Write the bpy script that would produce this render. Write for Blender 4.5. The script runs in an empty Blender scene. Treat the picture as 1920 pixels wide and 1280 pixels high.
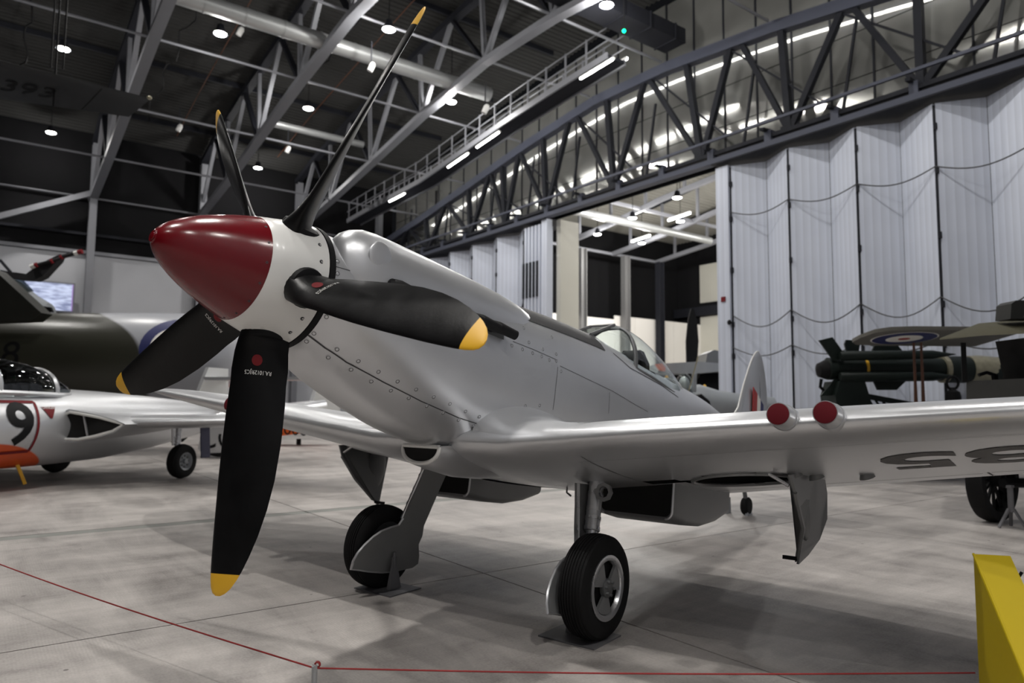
import bpy, bmesh, math, random
from math import sin, cos, pi, sqrt, radians as R
from mathutils import Vector as V, Matrix, noise
random.seed(7)
SC = bpy.context.scene
COL = SC.collection

# ---------------------------------------------------------------- camera, world, exposure
FPX = 1338.24
CAMZ = 1.513
RT, DN, FW = V((.8010, -.5984, .0078)), V((.0566, .0629, -.9964)), V((.5958, .7986, .0842))
FW.normalize(); RT = (RT - FW * RT.dot(FW)).normalized(); DN = FW.cross(RT).normalized()
cam_d = bpy.data.cameras.new('camera'); cam = bpy.data.objects.new('camera', cam_d); COL.objects.link(cam)
cam_d.sensor_width = 36; cam_d.lens = FPX / 1920 * 36; cam_d.clip_end = 200; cam_d.clip_start = .05
m = Matrix.Identity(4)
for i in range(3):
    m[i][0], m[i][1], m[i][2] = RT[i], -DN[i], -FW[i]
m[2][3] = CAMZ
cam.matrix_world = m
cam_d.dof.use_dof = True; cam_d.dof.focus_distance = 4.3; cam_d.dof.aperture_fstop = 1.8
SC.camera = cam
W = bpy.data.worlds.new('hall_ambient'); SC.world = W; W.use_nodes = True
W.node_tree.nodes['Background'].inputs[0].default_value = (.55, .58, .65, 1)
W.node_tree.nodes['Background'].inputs[1].default_value = .008
SC.view_settings.view_transform = 'Standard'; SC.view_settings.look = 'None'
SC.view_settings.gamma = 1; SC.view_settings.use_curve_mapping = False
SC.view_settings.exposure = 0.25
LAMP_W = 1150.0

def dirpx(px, py):
    return RT * ((px - 960) / FPX) + DN * ((py - 640) / FPX) + FW
def at(px, py, depth):            # world point at a metric distance along the viewing axis
    return V((0, 0, CAMZ)) + dirpx(px, py) * depth
# aircraft frame of the silver fighter: x aft, y starboard, z up
AR = Matrix(((.947, -.2728, .1671), (.2684, .9621, .0474), (-.1737, 0, .9848)))
AT = V((1.2912, 3.9668, 2.1826))
AX = Matrix.Translation(AT) @ AR.to_4x4()
def a2w(p): return AX @ V(p)

# ---------------------------------------------------------------- materials
MATS = {}
def nt(name):
    mt = bpy.data.materials.new(name); mt.use_nodes = True
    t = mt.node_tree; b = t.nodes['Principled BSDF']
    MATS[name] = mt
    return mt, t, b
def N(t, typ, **kw):
    n = t.nodes.new(typ)
    for k, v in kw.items():
        if k.startswith('i_'):
            key = k[2:]
            n.inputs[int(key) if key.isdigit() else key].default_value = v
        else: setattr(n, k, v)
    return n
def pmat(name, col, rough=.5, metal=0, spec=.5, vary=.08, scale=6, bump=0, bscale=40, rvary=.1, coat=0, stretch=None):
    mt, t, b = nt(name)
    tc = N(t, 'ShaderNodeTexCoord'); src = tc.outputs['Object']
    if stretch:
        mp = N(t, 'ShaderNodeMapping'); mp.inputs['Scale'].default_value = stretch
        t.links.new(src, mp.inputs[0]); src = mp.outputs[0]
    nz = N(t, 'ShaderNodeTexNoise', i_Scale=scale, i_Detail=5.0); t.links.new(src, nz.inputs['Vector'])
    mr = N(t, 'ShaderNodeMapRange'); mr.inputs['To Min'].default_value = 1 - vary; mr.inputs['To Max'].default_value = 1 + vary
    t.links.new(nz.outputs['Fac'], mr.inputs['Value'])
    mx = N(t, 'ShaderNodeMix', data_type='RGBA', blend_type='MULTIPLY'); mx.inputs[0].default_value = 1
    mx.inputs[6].default_value = (*col, 1); t.links.new(mr.outputs[0], mx.inputs[7])
    t.links.new(mx.outputs[2], b.inputs['Base Color'])
    r2 = N(t, 'ShaderNodeMapRange'); r2.inputs['To Min'].default_value = max(.02, rough - rvary); r2.inputs['To Max'].default_value = min(1, rough + rvary)
    t.links.new(nz.outputs['Fac'], r2.inputs['Value']); t.links.new(r2.outputs[0], b.inputs['Roughness'])
    b.inputs['Metallic'].default_value = metal; b.inputs['Specular IOR Level'].default_value = spec
    b.inputs['Coat Weight'].default_value = coat; b.inputs['Coat Roughness'].default_value = .15
    if bump:
        n2 = N(t, 'ShaderNodeTexNoise', i_Scale=bscale, i_Detail=3.0); t.links.new(src, n2.inputs['Vector'])
        bp = N(t, 'ShaderNodeBump', i_Strength=bump, i_Distance=.01); t.links.new(n2.outputs['Fac'], bp.inputs['Height'])
        t.links.new(bp.outputs[0], b.inputs['Normal'])
    return mt
def emat(name, col, s):
    mt, t, b = nt(name); b.inputs['Base Color'].default_value = (*col, 1)
    b.inputs['Emission Color'].default_value = (*col, 1); b.inputs['Emission Strength'].default_value = s
    return mt
def gmat(name, col=(.9, .95, .95), rough=.03):          # thin clear glazing
    mt, t, b = nt(name)
    gl = N(t, 'ShaderNodeBsdfGlossy'); gl.inputs['Roughness'].default_value = rough
    tr = N(t, 'ShaderNodeBsdfTransparent'); tr.inputs[0].default_value = (*col, 1)
    ge = N(t, 'ShaderNodeNewGeometry'); dt_ = N(t, 'ShaderNodeVectorMath', operation='DOT_PRODUCT'); t.links.new(ge.outputs['Normal'], dt_.inputs[0]); t.links.new(ge.outputs['Incoming'], dt_.inputs[1])
    ab = N(t, 'ShaderNodeMath', operation='ABSOLUTE'); t.links.new(dt_.outputs['Value'], ab.inputs[0])
    on = N(t, 'ShaderNodeMath', operation='SUBTRACT'); on.inputs[0].default_value = 1; t.links.new(ab.outputs[0], on.inputs[1])
    pw = N(t, 'ShaderNodeMath', operation='POWER'); pw.inputs[1].default_value = 4; t.links.new(on.outputs[0], pw.inputs[0])
    lw = N(t, 'ShaderNodeMath', operation='MULTIPLY_ADD'); lw.inputs[1].default_value = .9; lw.inputs[2].default_value = .06; t.links.new(pw.outputs[0], lw.inputs[0])
    mx = N(t, 'ShaderNodeMixShader'); t.links.new(lw.outputs[0], mx.inputs[0])
    t.links.new(tr.outputs[0], mx.inputs[1]); t.links.new(gl.outputs[0], mx.inputs[2])
    t.links.new(mx.outputs[0], t.nodes['Material Output'].inputs[0])
    return mt

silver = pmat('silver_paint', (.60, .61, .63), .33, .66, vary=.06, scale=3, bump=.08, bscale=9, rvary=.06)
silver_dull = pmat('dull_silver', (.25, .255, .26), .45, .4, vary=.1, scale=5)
antig = pmat('anti_glare_paint', (.03, .03, .032), .6, vary=.1)
dark_silver = pmat('dark_silver', (.16, .165, .17), .45, .5, vary=.12, scale=5)
white_p = pmat('white_paint', (.72, .72, .70), .3, vary=.03, scale=4, coat=.2)
red_p = pmat('red_paint', (.13, .003, .007), .22, spec=.3, vary=.06, scale=4, bump=.10, bscale=14, coat=.25, rvary=.04)
redcap = pmat('red_cap', (.10, .007, .012), .8, spec=.15, vary=.08)
blade_m = pmat('blade_black', (.006, .006, .0065), .33, spec=.16, vary=.2, scale=9, bump=.05, bscale=60, rvary=.1)
yellow = pmat('yellow_tip', (.72, .40, .02), .45, vary=.05)
yel_st = pmat('yellow_stand', (.40, .30, .003), .6, spec=.2, vary=.05, scale=2)
black = pmat('black', (.006, .006, .007), .6, spec=.2, vary=.1)
voidm = pmat('dark_cavity', (.004, .004, .004), .9, vary=.1)
rubber = pmat('tyre_rubber', (.008, .008, .0085), .75, spec=.2, vary=.25, scale=14)
chrome = pmat('bare_metal', (.62, .63, .65), .28, .9, vary=.06)
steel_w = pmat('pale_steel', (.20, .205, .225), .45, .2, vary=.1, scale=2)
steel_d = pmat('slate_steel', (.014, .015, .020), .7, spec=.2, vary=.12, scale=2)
steel_b = pmat('blue_grey_steel', (.06, .066, .092), .6, spec=.3, vary=.12, scale=2)
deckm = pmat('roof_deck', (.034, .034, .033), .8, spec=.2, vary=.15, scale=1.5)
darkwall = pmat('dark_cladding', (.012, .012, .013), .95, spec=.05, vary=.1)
beige = pmat('beige_panel', (.52, .51, .45), .6, vary=.06, scale=1)
partm = pmat('white_partition', (.74, .72, .68), .6, vary=.04, scale=1)
pinkw = pmat('pale_wall', (.46, .47, .50), .6, vary=.05, scale=1)
ductm = pmat('duct_metal', (.36, .37, .37), .4, .5, vary=.08, scale=3)
seamm = pmat('seam_dark', (.05, .05, .055), .6, vary=.1)
olive = pmat('olive_canvas', (.055, .05, .025), .8, vary=.15, scale=4)
olive_d = pmat('dark_olive', (.012, .0125, .010), .5, vary=.15, scale=4)
mgreen = pmat('missile_green', (.006, .011, .009), .5, spec=.25, vary=.15)
khaki = pmat('khaki_metal', (.30, .28, .20), .4, .4, vary=.3, scale=12)
brown = pmat('varnished_wood', (.10, .035, .015), .4, vary=.2, scale=20)
orange = pmat('orange_paint', (.72, .115, .012), .4, vary=.06)
navy = pmat('navy_paint', (.012, .014, .06), .5, vary=.1)
rblue = pmat('roundel_blue', (.015, .02, .10), .5)
rwhite = pmat('roundel_white', (.75, .73, .68), .5)
rred = pmat('roundel_red', (.35, .03, .03), .5)
markred = pmat('marking_red', (.16, .012, .016), .6, spec=.2)
mark_grey = pmat('marking_grey', (.075, .072, .07), .6)
mark_wht = pmat('marking_white', (.8, .8, .78), .5)
planegrey = pmat('aircraft_grey', (.30, .32, .34), .45, .1, vary=.08)
ropem = pmat('red_rope', (.24, .012, .012), .7, vary=.2, scale=60)
postm = pmat('post_grey', (.36, .37, .38), .4, .5, vary=.08)
standm = pmat('stand_grey', (.15, .15, .16), .5, .3, vary=.12)
col_m = pmat('column_grey', (.16, .16, .16), .5, .2)
fabric = pmat('black_cover', (.01, .01, .012), .7, vary=.2)
green_sign = emat('exit_green', (.02, .30, .20), .8)
greenled = emat('green_led', (.0, 1, .2), 14)
lampm = emat('lamp_lens', (1, .97, .92), 60)
tubem = emat('tube_lens', (1, .98, .95), 30)
tubed = emat('added_tube_lens', (1, .98, .95), 11)  # weaker glow for the tubes added behind the door truss
tvm = emat('tv_screen', (.85, .95, 1), 3.2)
glass = gmat('canopy_glass')
glass_d = gmat('smoked_glass', (.35, .38, .38))

# concrete: trowel marks, patches, stains
mt, t, b = nt('concrete'); concrete = mt
tc = N(t, 'ShaderNodeTexCoord'); O = tc.outputs['Object']
n1 = N(t, 'ShaderNodeTexNoise', i_Scale=.55, i_Detail=6.0, i_Roughness=.62); t.links.new(O, n1.inputs['Vector'])
mp = N(t, 'ShaderNodeMapping'); mp.inputs['Scale'].default_value = (1.1, .35, 1); mp.inputs['Rotation'].default_value = (0, 0, .9); t.links.new(O, mp.inputs[0])
n2 = N(t, 'ShaderNodeTexNoise', i_Scale=1.6, i_Detail=7.0, i_Roughness=.7, i_Distortion=.6); t.links.new(mp.outputs[0], n2.inputs['Vector'])
n3 = N(t, 'ShaderNodeTexNoise', i_Scale=60.0, i_Detail=3.0); t.links.new(O, n3.inputs['Vector'])
mp4 = N(t, 'ShaderNodeMapping'); mp4.inputs['Scale'].default_value = (.28, 1.7, 1); mp4.inputs['Rotation'].default_value = (0, 0, -.35); t.links.new(O, mp4.inputs[0])
n4 = N(t, 'ShaderNodeTexNoise', i_Scale=1.1, i_Detail=6.0, i_Roughness=.68, i_Distortion=.4); t.links.new(mp4.outputs[0], n4.inputs['Vector'])
a0_ = N(t, 'ShaderNodeMath', operation='MULTIPLY_ADD'); a0_.inputs[1].default_value = .42; t.links.new(n4.outputs['Fac'], a0_.inputs[0])
a1 = N(t, 'ShaderNodeMath', operation='MULTIPLY_ADD'); a1.inputs[1].default_value = .30; t.links.new(n1.outputs['Fac'], a1.inputs[0])
a2 = N(t, 'ShaderNodeMath', operation='MULTIPLY'); a2.inputs[1].default_value = .5; t.links.new(n2.outputs['Fac'], a2.inputs[0]); t.links.new(a2.outputs[0], a0_.inputs[2]); t.links.new(a0_.outputs[0], a1.inputs[2])
a3 = N(t, 'ShaderNodeMath', operation='MULTIPLY_ADD'); a3.inputs[1].default_value = .16; t.links.new(n3.outputs['Fac'], a3.inputs[0]); t.links.new(a1.outputs[0], a3.inputs[2])
cr = N(t, 'ShaderNodeValToRGB'); t.links.new(a3.outputs[0], cr.inputs[0])
e = cr.color_ramp.elements; e[0].position = .52; e[0].color = (.14, .128, .12, 1); e[1].position = .84; e[1].color = (.50, .468, .445, 1)
k = cr.color_ramp.elements.new(.67); k.color = (.33, .308, .293, 1)
v1 = N(t, 'ShaderNodeTexVoronoi', i_Scale=2.3); t.links.new(O, v1.inputs['Vector'])
sp = N(t, 'ShaderNodeMath', operation='LESS_THAN'); sp.inputs[1].default_value = .035; t.links.new(v1.outputs['Distance'], sp.inputs[0])
sm = N(t, 'ShaderNodeMath', operation='MULTIPLY'); sm.inputs[1].default_value = .75; t.links.new(sp.outputs[0], sm.inputs[0])
mx = N(t, 'ShaderNodeMix', data_type='RGBA'); mx.inputs[7].default_value = (.05, .045, .04, 1)
mk = N(t, 'ShaderNodeMapRange'); mk.inputs['From Min'].default_value = .5; mk.inputs['From Max'].default_value = .6; t.links.new(n1.outputs['Fac'], mk.inputs['Value'])
wc_ = N(t, 'ShaderNodeTexWave', i_Scale=17.0, i_Distortion=1.2, i_Detail=2.0); wc_.bands_direction = 'X'; t.links.new(O, wc_.inputs['Vector'])
wm_ = N(t, 'ShaderNodeMapRange'); wm_.inputs['To Min'].default_value = .95; wm_.inputs['To Max'].default_value = 1.03; t.links.new(wc_.outputs['Fac'], wm_.inputs['Value'])
wx_ = N(t, 'ShaderNodeMix', data_type='RGBA', blend_type='MULTIPLY'); t.links.new(mk.outputs[0], wx_.inputs[0]); t.links.new(cr.outputs[0], wx_.inputs[6]); t.links.new(wm_.outputs[0], wx_.inputs[7])
t.links.new(sm.outputs[0], mx.inputs[0]); t.links.new(wx_.outputs[2], mx.inputs[6]); t.links.new(mx.outputs[2], b.inputs['Base Color'])
wv = N(t, 'ShaderNodeTexWave', i_Scale=17.0, i_Distortion=1.2, i_Detail=2.0); wv.bands_direction = 'X'; t.links.new(O, wv.inputs['Vector'])
bp = N(t, 'ShaderNodeBump', i_Strength=.12, i_Distance=.004); t.links.new(wv.outputs['Fac'], bp.inputs['Height']); t.links.new(bp.outputs[0], b.inputs['Normal'])
rr = N(t, 'ShaderNodeMapRange'); rr.inputs['To Min'].default_value = .28; rr.inputs['To Max'].default_value = .75
t.links.new(n2.outputs['Fac'], rr.inputs['Value']); t.links.new(rr.outputs[0], b.inputs['Roughness'])
strip_m = pmat('joint_filler', (.21, .215, .20), .7, vary=.15, scale=8)

# ribbed white door leaf (vertical ribs as bump, their shading also put into the colour)
mt, t, b = nt('door_sheet'); doorm = mt
tc = N(t, 'ShaderNodeTexCoord')
nz = N(t, 'ShaderNodeTexNoise', i_Scale=.7, i_Detail=4.0); t.links.new(tc.outputs['Object'], nz.inputs['Vector'])
cr = N(t, 'ShaderNodeValToRGB'); t.links.new(nz.outputs['Fac'], cr.inputs[0])
cr.color_ramp.elements[0].color = (.56, .60, .70, 1); cr.color_ramp.elements[1].color = (.70, .745, .85, 1)
b.inputs['Roughness'].default_value = .42
wv = N(t, 'ShaderNodeTexWave', i_Scale=1.55); wv.bands_direction = 'Y'; wv.wave_profile = 'SAW'; t.links.new(tc.outputs['Object'], wv.inputs['Vector'])
wq = N(t, 'ShaderNodeMapRange'); wq.inputs['To Min'].default_value = .86; wq.inputs['To Max'].default_value = 1.04; t.links.new(wv.outputs['Fac'], wq.inputs['Value'])
wz = N(t, 'ShaderNodeMix', data_type='RGBA', blend_type='MULTIPLY'); wz.inputs[0].default_value = 1; t.links.new(cr.outputs[0], wz.inputs[6]); t.links.new(wq.outputs[0], wz.inputs[7]); t.links.new(wz.outputs[2], b.inputs['Base Color'])
bp = N(t, 'ShaderNodeBump', i_Strength=.45, i_Distance=.012); t.links.new(wv.outputs['Fac'], bp.inputs['Height']); t.links.new(bp.outputs[0], b.inputs['Normal'])

# finely ribbed reflective sheet (the upright ribs spread each lamp into a long streak)
mt, t, b = nt('reflective_sheet'); foil = mt
tc = N(t, 'ShaderNodeTexCoord')
nz = N(t, 'ShaderNodeTexNoise', i_Scale=.8, i_Detail=3.0); t.links.new(tc.outputs['Object'], nz.inputs['Vector'])
cr = N(t, 'ShaderNodeValToRGB'); t.links.new(nz.outputs['Fac'], cr.inputs[0])
cr.color_ramp.elements[0].color = (.30, .30, .285, 1); cr.color_ramp.elements[1].color = (.50, .50, .47, 1)
t.links.new(cr.outputs[0], b.inputs['Base Color']); b.inputs['Metallic'].default_value = .7; b.inputs['Roughness'].default_value = .09
b.inputs['Anisotropic'].default_value = 1.0; b.inputs['Roughness'].default_value = .11
tg = N(t, 'ShaderNodeTangent'); tg.direction_type = 'RADIAL'; tg.axis = 'Z'; t.links.new(tg.outputs[0], b.inputs['Tangent'])
bp0 = N(t, 'ShaderNodeBump', i_Strength=.03, i_Distance=.06); t.links.new(nz.outputs['Fac'], bp0.inputs['Height']); t.links.new(bp0.outputs[0], b.inputs['Normal'])

# ---------------------------------------------------------------- builders
WMX = {}
def thing(name, label, cat, loc=(0, 0, 0), rot=None, group=None, kind=None):
    o = bpy.data.objects.new(name, None); COL.objects.link(o)
    M = Matrix.Translation(V(loc))
    if rot is not None: M = M @ rot.to_4x4()
    o.matrix_world = M; o.empty_display_size = .1
    if label: o['label'] = label
    if cat: o['category'] = cat
    if group: o['group'] = group
    if kind: o['kind'] = kind
    WMX[o] = M
    return o
def rot_cols(x, y, z):
    m = Matrix.Identity(3)
    for i in range(3): m[i][0], m[i][1], m[i][2] = x[i], y[i], z[i]
    return m
class B:
    def __init__(s): s.bm = bmesh.new(); s.mi = 0
    def face(s, vs):
        try: f = s.bm.faces.new(vs)
        except ValueError: return None
        f.material_index = s.mi; f.smooth = True
        return f
    def vs(s, pts): return [s.bm.verts.new(p) for p in pts]
    def poly(s, pts): return s.face(s.vs(pts))
    def box(s, c, d, rot=None):
        c = V(c); v = []
        for sx in (-1, 1):
            for sy in (-1, 1):
                for sz in (-1, 1):
                    p = V((sx * d[0] / 2, sy * d[1] / 2, sz * d[2] / 2))
                    if rot is not None: p = rot @ p
                    v.append(s.bm.verts.new(c + p))
        for q in ((0, 1, 3, 2), (4, 6, 7, 5), (0, 4, 5, 1), (2, 3, 7, 6), (0, 2, 6, 4), (1, 5, 7, 3)): s.face([v[i] for i in q])
        return s
    def beam(s, p, q, w, h, up=(0, 0, 1)):
        p, q = V(p), V(q); d = q - p; L = d.length; d.normalize(); up = V(up)
        a = d.cross(up)
        if a.length < 1e-4: a = d.cross(V((1, 0, 0)))
        a.normalize(); u = a.cross(d)
        return s.box((p + q) / 2, (L, w, h), rot_cols(d, a, u))
    def ibeam(s, p, q, w, h, tk=.03, up=(0, 0, 1)):
        p, q = V(p), V(q); d = (q - p).normalized(); up = V(up); a = d.cross(up).normalized(); u = a.cross(d)
        s.beam(p, q, tk, h, up); s.beam(p + u * h / 2, q + u * h / 2, w, tk, up); s.beam(p - u * h / 2, q - u * h / 2, w, tk, up)
        return s
    def tube(s, pts, r, n=8, cap=True):
        pts = [V(p) for p in pts]; rings = []
        up = None
        for i, p in enumerate(pts):
            d = (pts[min(i + 1, len(pts) - 1)] - pts[max(i - 1, 0)]).normalized()
            if up is None:
                up = V((0, 0, 1)) if abs(d.z) < .9 else V((1, 0, 0))
            a = d.cross(up).normalized(); up = a.cross(d).normalized()
            rr = r[i] if isinstance(r, (list, tuple)) else r
            rings.append([p + a * (cos(2 * pi * k / n) * rr) + up * (sin(2 * pi * k / n) * rr) for k in range(n)])
        return s.loft(rings, True, cap)
    def loft(s, rings, close=True, cap=True):
        rv = [s.vs(r) for r in rings]
        for a, b in zip(rv, rv[1:]):
            n = len(a)
            for k in range(n if close else n - 1):
                s.face([a[k], a[(k + 1) % n], b[(k + 1) % n], b[k]])
        if cap and close:
            s.face(list(reversed(rv[0]))); s.face(rv[-1])
        return s
    def lathe(s, prof, o, ax, n=24, cap=True, ang=None):
        o, ax = V(o), V(ax).normalized(); a = ax.cross(V((0, 0, 1)))
        if a.length < 1e-3: a = V((1, 0, 0))
        a.normalize(); u = a.cross(ax)
        return s.loft([[o + ax * h + (a * cos(2 * pi * k / n) + u * sin(2 * pi * k / n)) * r for k in range(n)] for h, r in prof], True, cap)
    def prism(s, poly, d):
        d = V(d); a = s.vs([V(p) - d / 2 for p in poly]); b = s.vs([V(p) + d / 2 for p in poly]); n = len(a)
        s.face(list(reversed(a))); s.face(b)
        for k in range(n): s.face([a[k], a[(k + 1) % n], b[(k + 1) % n], b[k]])
        return s
    def ell(s, c, r, n=16, m_=10):
        c = V(c)
        return s.loft([[c + V((r[0] * sin(pi * j / m_) * cos(2 * pi * k / n), r[1] * sin(pi * j / m_) * sin(2 * pi * k / n), -r[2] * cos(pi * j / m_))) for k in range(n)] for j in range(m_ + 1)], True, False)
    def mesh(s, name, mats, xf=None, sharp=40):
        if xf is not None: s.bm.transform(xf)
        bmesh.ops.remove_doubles(s.bm, verts=s.bm.verts, dist=1e-5)
        bmesh.ops.recalc_face_normals(s.bm, faces=s.bm.faces)
        me = bpy.data.meshes.new(name); s.bm.to_mesh(me); s.bm.free()
        for mm in (mats if isinstance(mats, (list, tuple)) else [mats]): me.materials.append(mm)
        me.set_sharp_from_angle(angle=R(sharp))
        return me
    def done(s, name, mats, parent=None, xf=None, label=None, kind=None, cat=None, group=None, sharp=40):
        xf = xf or Matrix.Identity(4)
        P = WMX[parent] if parent else Matrix.Identity(4)
        me = s.mesh(name, mats, P.inverted() @ xf, sharp)
        return link(name, me, parent, label, kind, cat, group)
def link(name, me, parent=None, label=None, kind=None, cat=None, group=None, M=None):
    o = bpy.data.objects.new(name, me); COL.objects.link(o)
    if parent: o.parent = parent; WMX[o] = WMX[parent]
    else: WMX[o] = Matrix.Identity(4)
    if M is not None: o.matrix_local = M
    for kk, vv in (('label', label), ('kind', kind), ('category', cat), ('group', group)):
        if vv: o[kk] = vv
    return o
def copytree(o, M, label, parent=None):
    c = o.copy(); COL.objects.link(c)
    if parent is None: c.matrix_world = M; c['label'] = label; WMX[c] = M
    else: c.parent = parent
    for ch in list(o.children): copytree(ch, None, None, c)
    return c
def mth(t, op, a, c):
    n = N(t, 'ShaderNodeMath', operation=op)
    for i_, q_ in enumerate((a, c)):
        if isinstance(q_, (int, float)): n.inputs[i_].default_value = q_
        else: t.links.new(q_, n.inputs[i_])
    return n.outputs[0]
def text_pts(body, size, cuts=.0, bold=0):
    cu = bpy.data.curves.new('lettering', 'FONT'); cu.body = body; cu.size = size; cu.align_x = 'CENTER'; cu.align_y = 'CENTER'; cu.resolution_u = 4; cu.offset = bold
    o = bpy.data.objects.new('lettering', cu); COL.objects.link(o)
    dg = bpy.context.evaluated_depsgraph_get(); me = bpy.data.meshes.new_from_object(o.evaluated_get(dg))
    bpy.data.objects.remove(o); bpy.data.curves.remove(cu)
    bm = bmesh.new(); bm.from_mesh(me); bpy.data.meshes.remove(me)
    if cuts:
        for _ in range(4):
            ed = [e for e in bm.edges if e.calc_length() > cuts]
            if not ed: break
            bmesh.ops.subdivide_edges(bm, edges=ed, cuts=1); bmesh.ops.triangulate(bm, faces=bm.faces)
    return bm
def text(name, body, size, mat, parent, fn, cuts=0, label=None, sx=1, bold=0):
    bm = text_pts(body, size, cuts, bold)
    b_ = B(); b_.bm.free(); b_.bm = bm
    for v in bm.verts: v.co = V(fn(v.co.x * sx, v.co.y))
    return b_.done(name, mat, parent, WMX[parent], label)
# ================================================================= the hall
YB = 38.3                                   # back wall
DX = 18.6                                   # plane of the folding doors
BN = [(38.2, 10.8), (33.4, 11.42), (28.9, 12.1), (24.3, 12.82), (19.9, 13.33), (16.2, 13.3), (12, 12.95), (7.5, 12.35), (3, 11.6), (-1.5, 10.9), (-6, 10.1)]
TN = [(38.2, 13.55), (35.7, 14.15), (31.1, 14.85), (26.5, 15.35), (22.1, 15.85), (18, 16.05), (14.1, 15.95), (9.8, 15.5), (5.2, 14.9), (.7, 14.1), (-3.8, 13.3), (-6, 12.9)]
def prof(pts, y):
    for (a, za), (b_, zb) in zip(pts, pts[1:]):
        if a >= y >= b_: return za + (zb - za) * (a - y) / (a - b_)
    return pts[-1][1]

def struct(name, b_, mat, parent=None, sharp=40): return b_.done(name, mat, parent, kind='structure', sharp=sharp)
# floor: cast slabs with open joints over a dark sub-base
fl = struct('floor', B().box((10, 15.5, -.2), (62, 48, .2)), seamm)
xs = [3.68 + 5 * k for k in range(-5, 8)]; ys = [-7, -3.2, 1.1, 5.33, 9.56, 13.9, 18.2, 22.5, 26.8, 31.1, 38.4]
for i, (xa, xb) in enumerate(zip(xs, xs[1:])):
    for j, (ya, yb) in enumerate(zip(ys, ys[1:])):
        g = .007; gy0 = .12 if j == 4 else g; gy1 = .12 if j == 3 else g
        bb = B().box(((xa + xb) / 2, (ya + gy0 + yb - gy1) / 2, -.05), (xb - xa - 2 * g, yb - ya - gy0 - gy1, .1))
        bb.done('slab', concrete, fl)
for xa, xb in zip(xs, xs[1:]):
    B().box(((xa + xb) / 2, 9.56, -.053), (xb - xa - .02, .235, .1)).done('joint_strip', strip_m, fl, label='dark filled strip between slabs')

# roof deck, corrugated
def deck(name, x0, x1, pf, dz, mat, y0, y1, pitch=.24, hgt=.05):
    b_ = B(); rows = []; y = y0; k = 0
    while y <= y1:
        zz = prof(pf, y) + dz + (hgt if k % 4 in (0, 1) else 0); rows.append([(x0, y, zz), (x1, y, zz)])
        y += pitch * (.32 if k % 2 == 0 else .18); k += 1
    b_.loft(rows, False, False); return b_
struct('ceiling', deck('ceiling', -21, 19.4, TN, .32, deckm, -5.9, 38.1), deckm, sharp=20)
# walls
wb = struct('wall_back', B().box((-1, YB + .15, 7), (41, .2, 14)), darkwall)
cols_x = [3.82 + 4.95 * k for k in range(-5, 4)]
for i in range(len(cols_x) - 1):
    for z0, z1 in ((.0, 2.7), (2.72, 5.4), (5.42, 8.2)):
        B().box(((cols_x[i] + cols_x[i + 1]) / 2, YB, (z0 + z1) / 2), (4.91, .08, z1 - z0 - .03)).done('wall_panel', pinkw, wb)
B().box((-1, YB - .08, 8.3), (41, .12, .16)).done('rail', steel_w, wb)
B().box((-1, YB - .1, 9.15), (41, .2, .12)).done('rail', steel_d, wb)
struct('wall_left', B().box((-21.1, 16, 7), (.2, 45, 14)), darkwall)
struct('wall_front', B().box((9, -6.3, 7), (60, .2, 14)), pinkw)

def vroof(x): return x
# ---- roof trusses over the main hall
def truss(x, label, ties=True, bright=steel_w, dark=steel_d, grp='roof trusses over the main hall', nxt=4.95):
    t = thing('roof_truss', label, 'truss', (x, 38.2, BN[0][1]), None, grp)
    b_ = B()
    for (a, za), (c, zc) in zip(BN, BN[1:]): b_.beam((x, a, za), (x, c, zc), .34, .2)
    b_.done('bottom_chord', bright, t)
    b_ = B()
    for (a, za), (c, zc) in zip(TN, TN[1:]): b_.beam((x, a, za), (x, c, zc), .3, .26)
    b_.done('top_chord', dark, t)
    for i in range(len(BN) - 1):
        y0, z0 = BN[i]; y1, z1 = BN[i + 1]; ym, zm = TN[i + 1]
        B().beam((x, y0, z0), (x, ym, zm), .16, .16).done('web_member', bright, t)
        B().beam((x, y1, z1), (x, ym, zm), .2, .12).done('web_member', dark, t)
        B().beam((x, y1, z1), (x, y1 + .25, prof(TN, y1)), .14, .14).done('web_member', bright, t)
        B().box((x, y1, z1 + .12), (.06, .5, .36)).done('gusset_plate', bright, t)
    for i in range(0, len(BN) - 1):
        if ties: B().tube([(x, BN[i][0], BN[i][1] + .1), (x + nxt, BN[i][0], BN[i][1] + .1)], .045, 6).done('tie_rod', bright, t)
    for i in range(1, len(TN) - 1):
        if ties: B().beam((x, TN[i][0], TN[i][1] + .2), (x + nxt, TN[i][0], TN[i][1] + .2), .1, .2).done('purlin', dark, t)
    return t
TX = [-6.08, -1.13, 3.82, 8.6, 13.56]
for x, lb in zip(TX, ('pale steel roof truss beyond the edge of the hanging dark wing', 'pale steel roof truss above the grey lectern side of the hall',
                      'pale steel roof truss crossing above the hanging dark wing', 'pale steel roof truss ending behind the red propeller spinner', 'pale steel roof truss passing behind the tall upright propeller blade')):
    truss(x, lb)
for x in (3.82, 8.6, 13.56, -1.13, 18.4):
    t = thing('column', {3.82: 'grey steel column against the back wall under the leftmost visible truss', 8.6: 'grey steel column behind the red spinner, carrying the second truss',
                         13.56: 'grey steel column behind the propeller hub, under the third truss', -1.13: 'grey steel column at the left end of the back wall', 18.4: 'grey steel column at the meeting of back wall and folding doors'}[x],
              'column', (x, YB - .45, 0), None, 'columns along the back wall')
    B().ibeam((x, YB - .45, 0.02), (x, YB - .45, 13.4), .3, .36, .03, (0, 1, 0)).done('shaft', steel_w, t)
    B().box((x, YB - .45, .015), (.5, .5, .03)).done('base_plate', steel_d, t)
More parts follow.
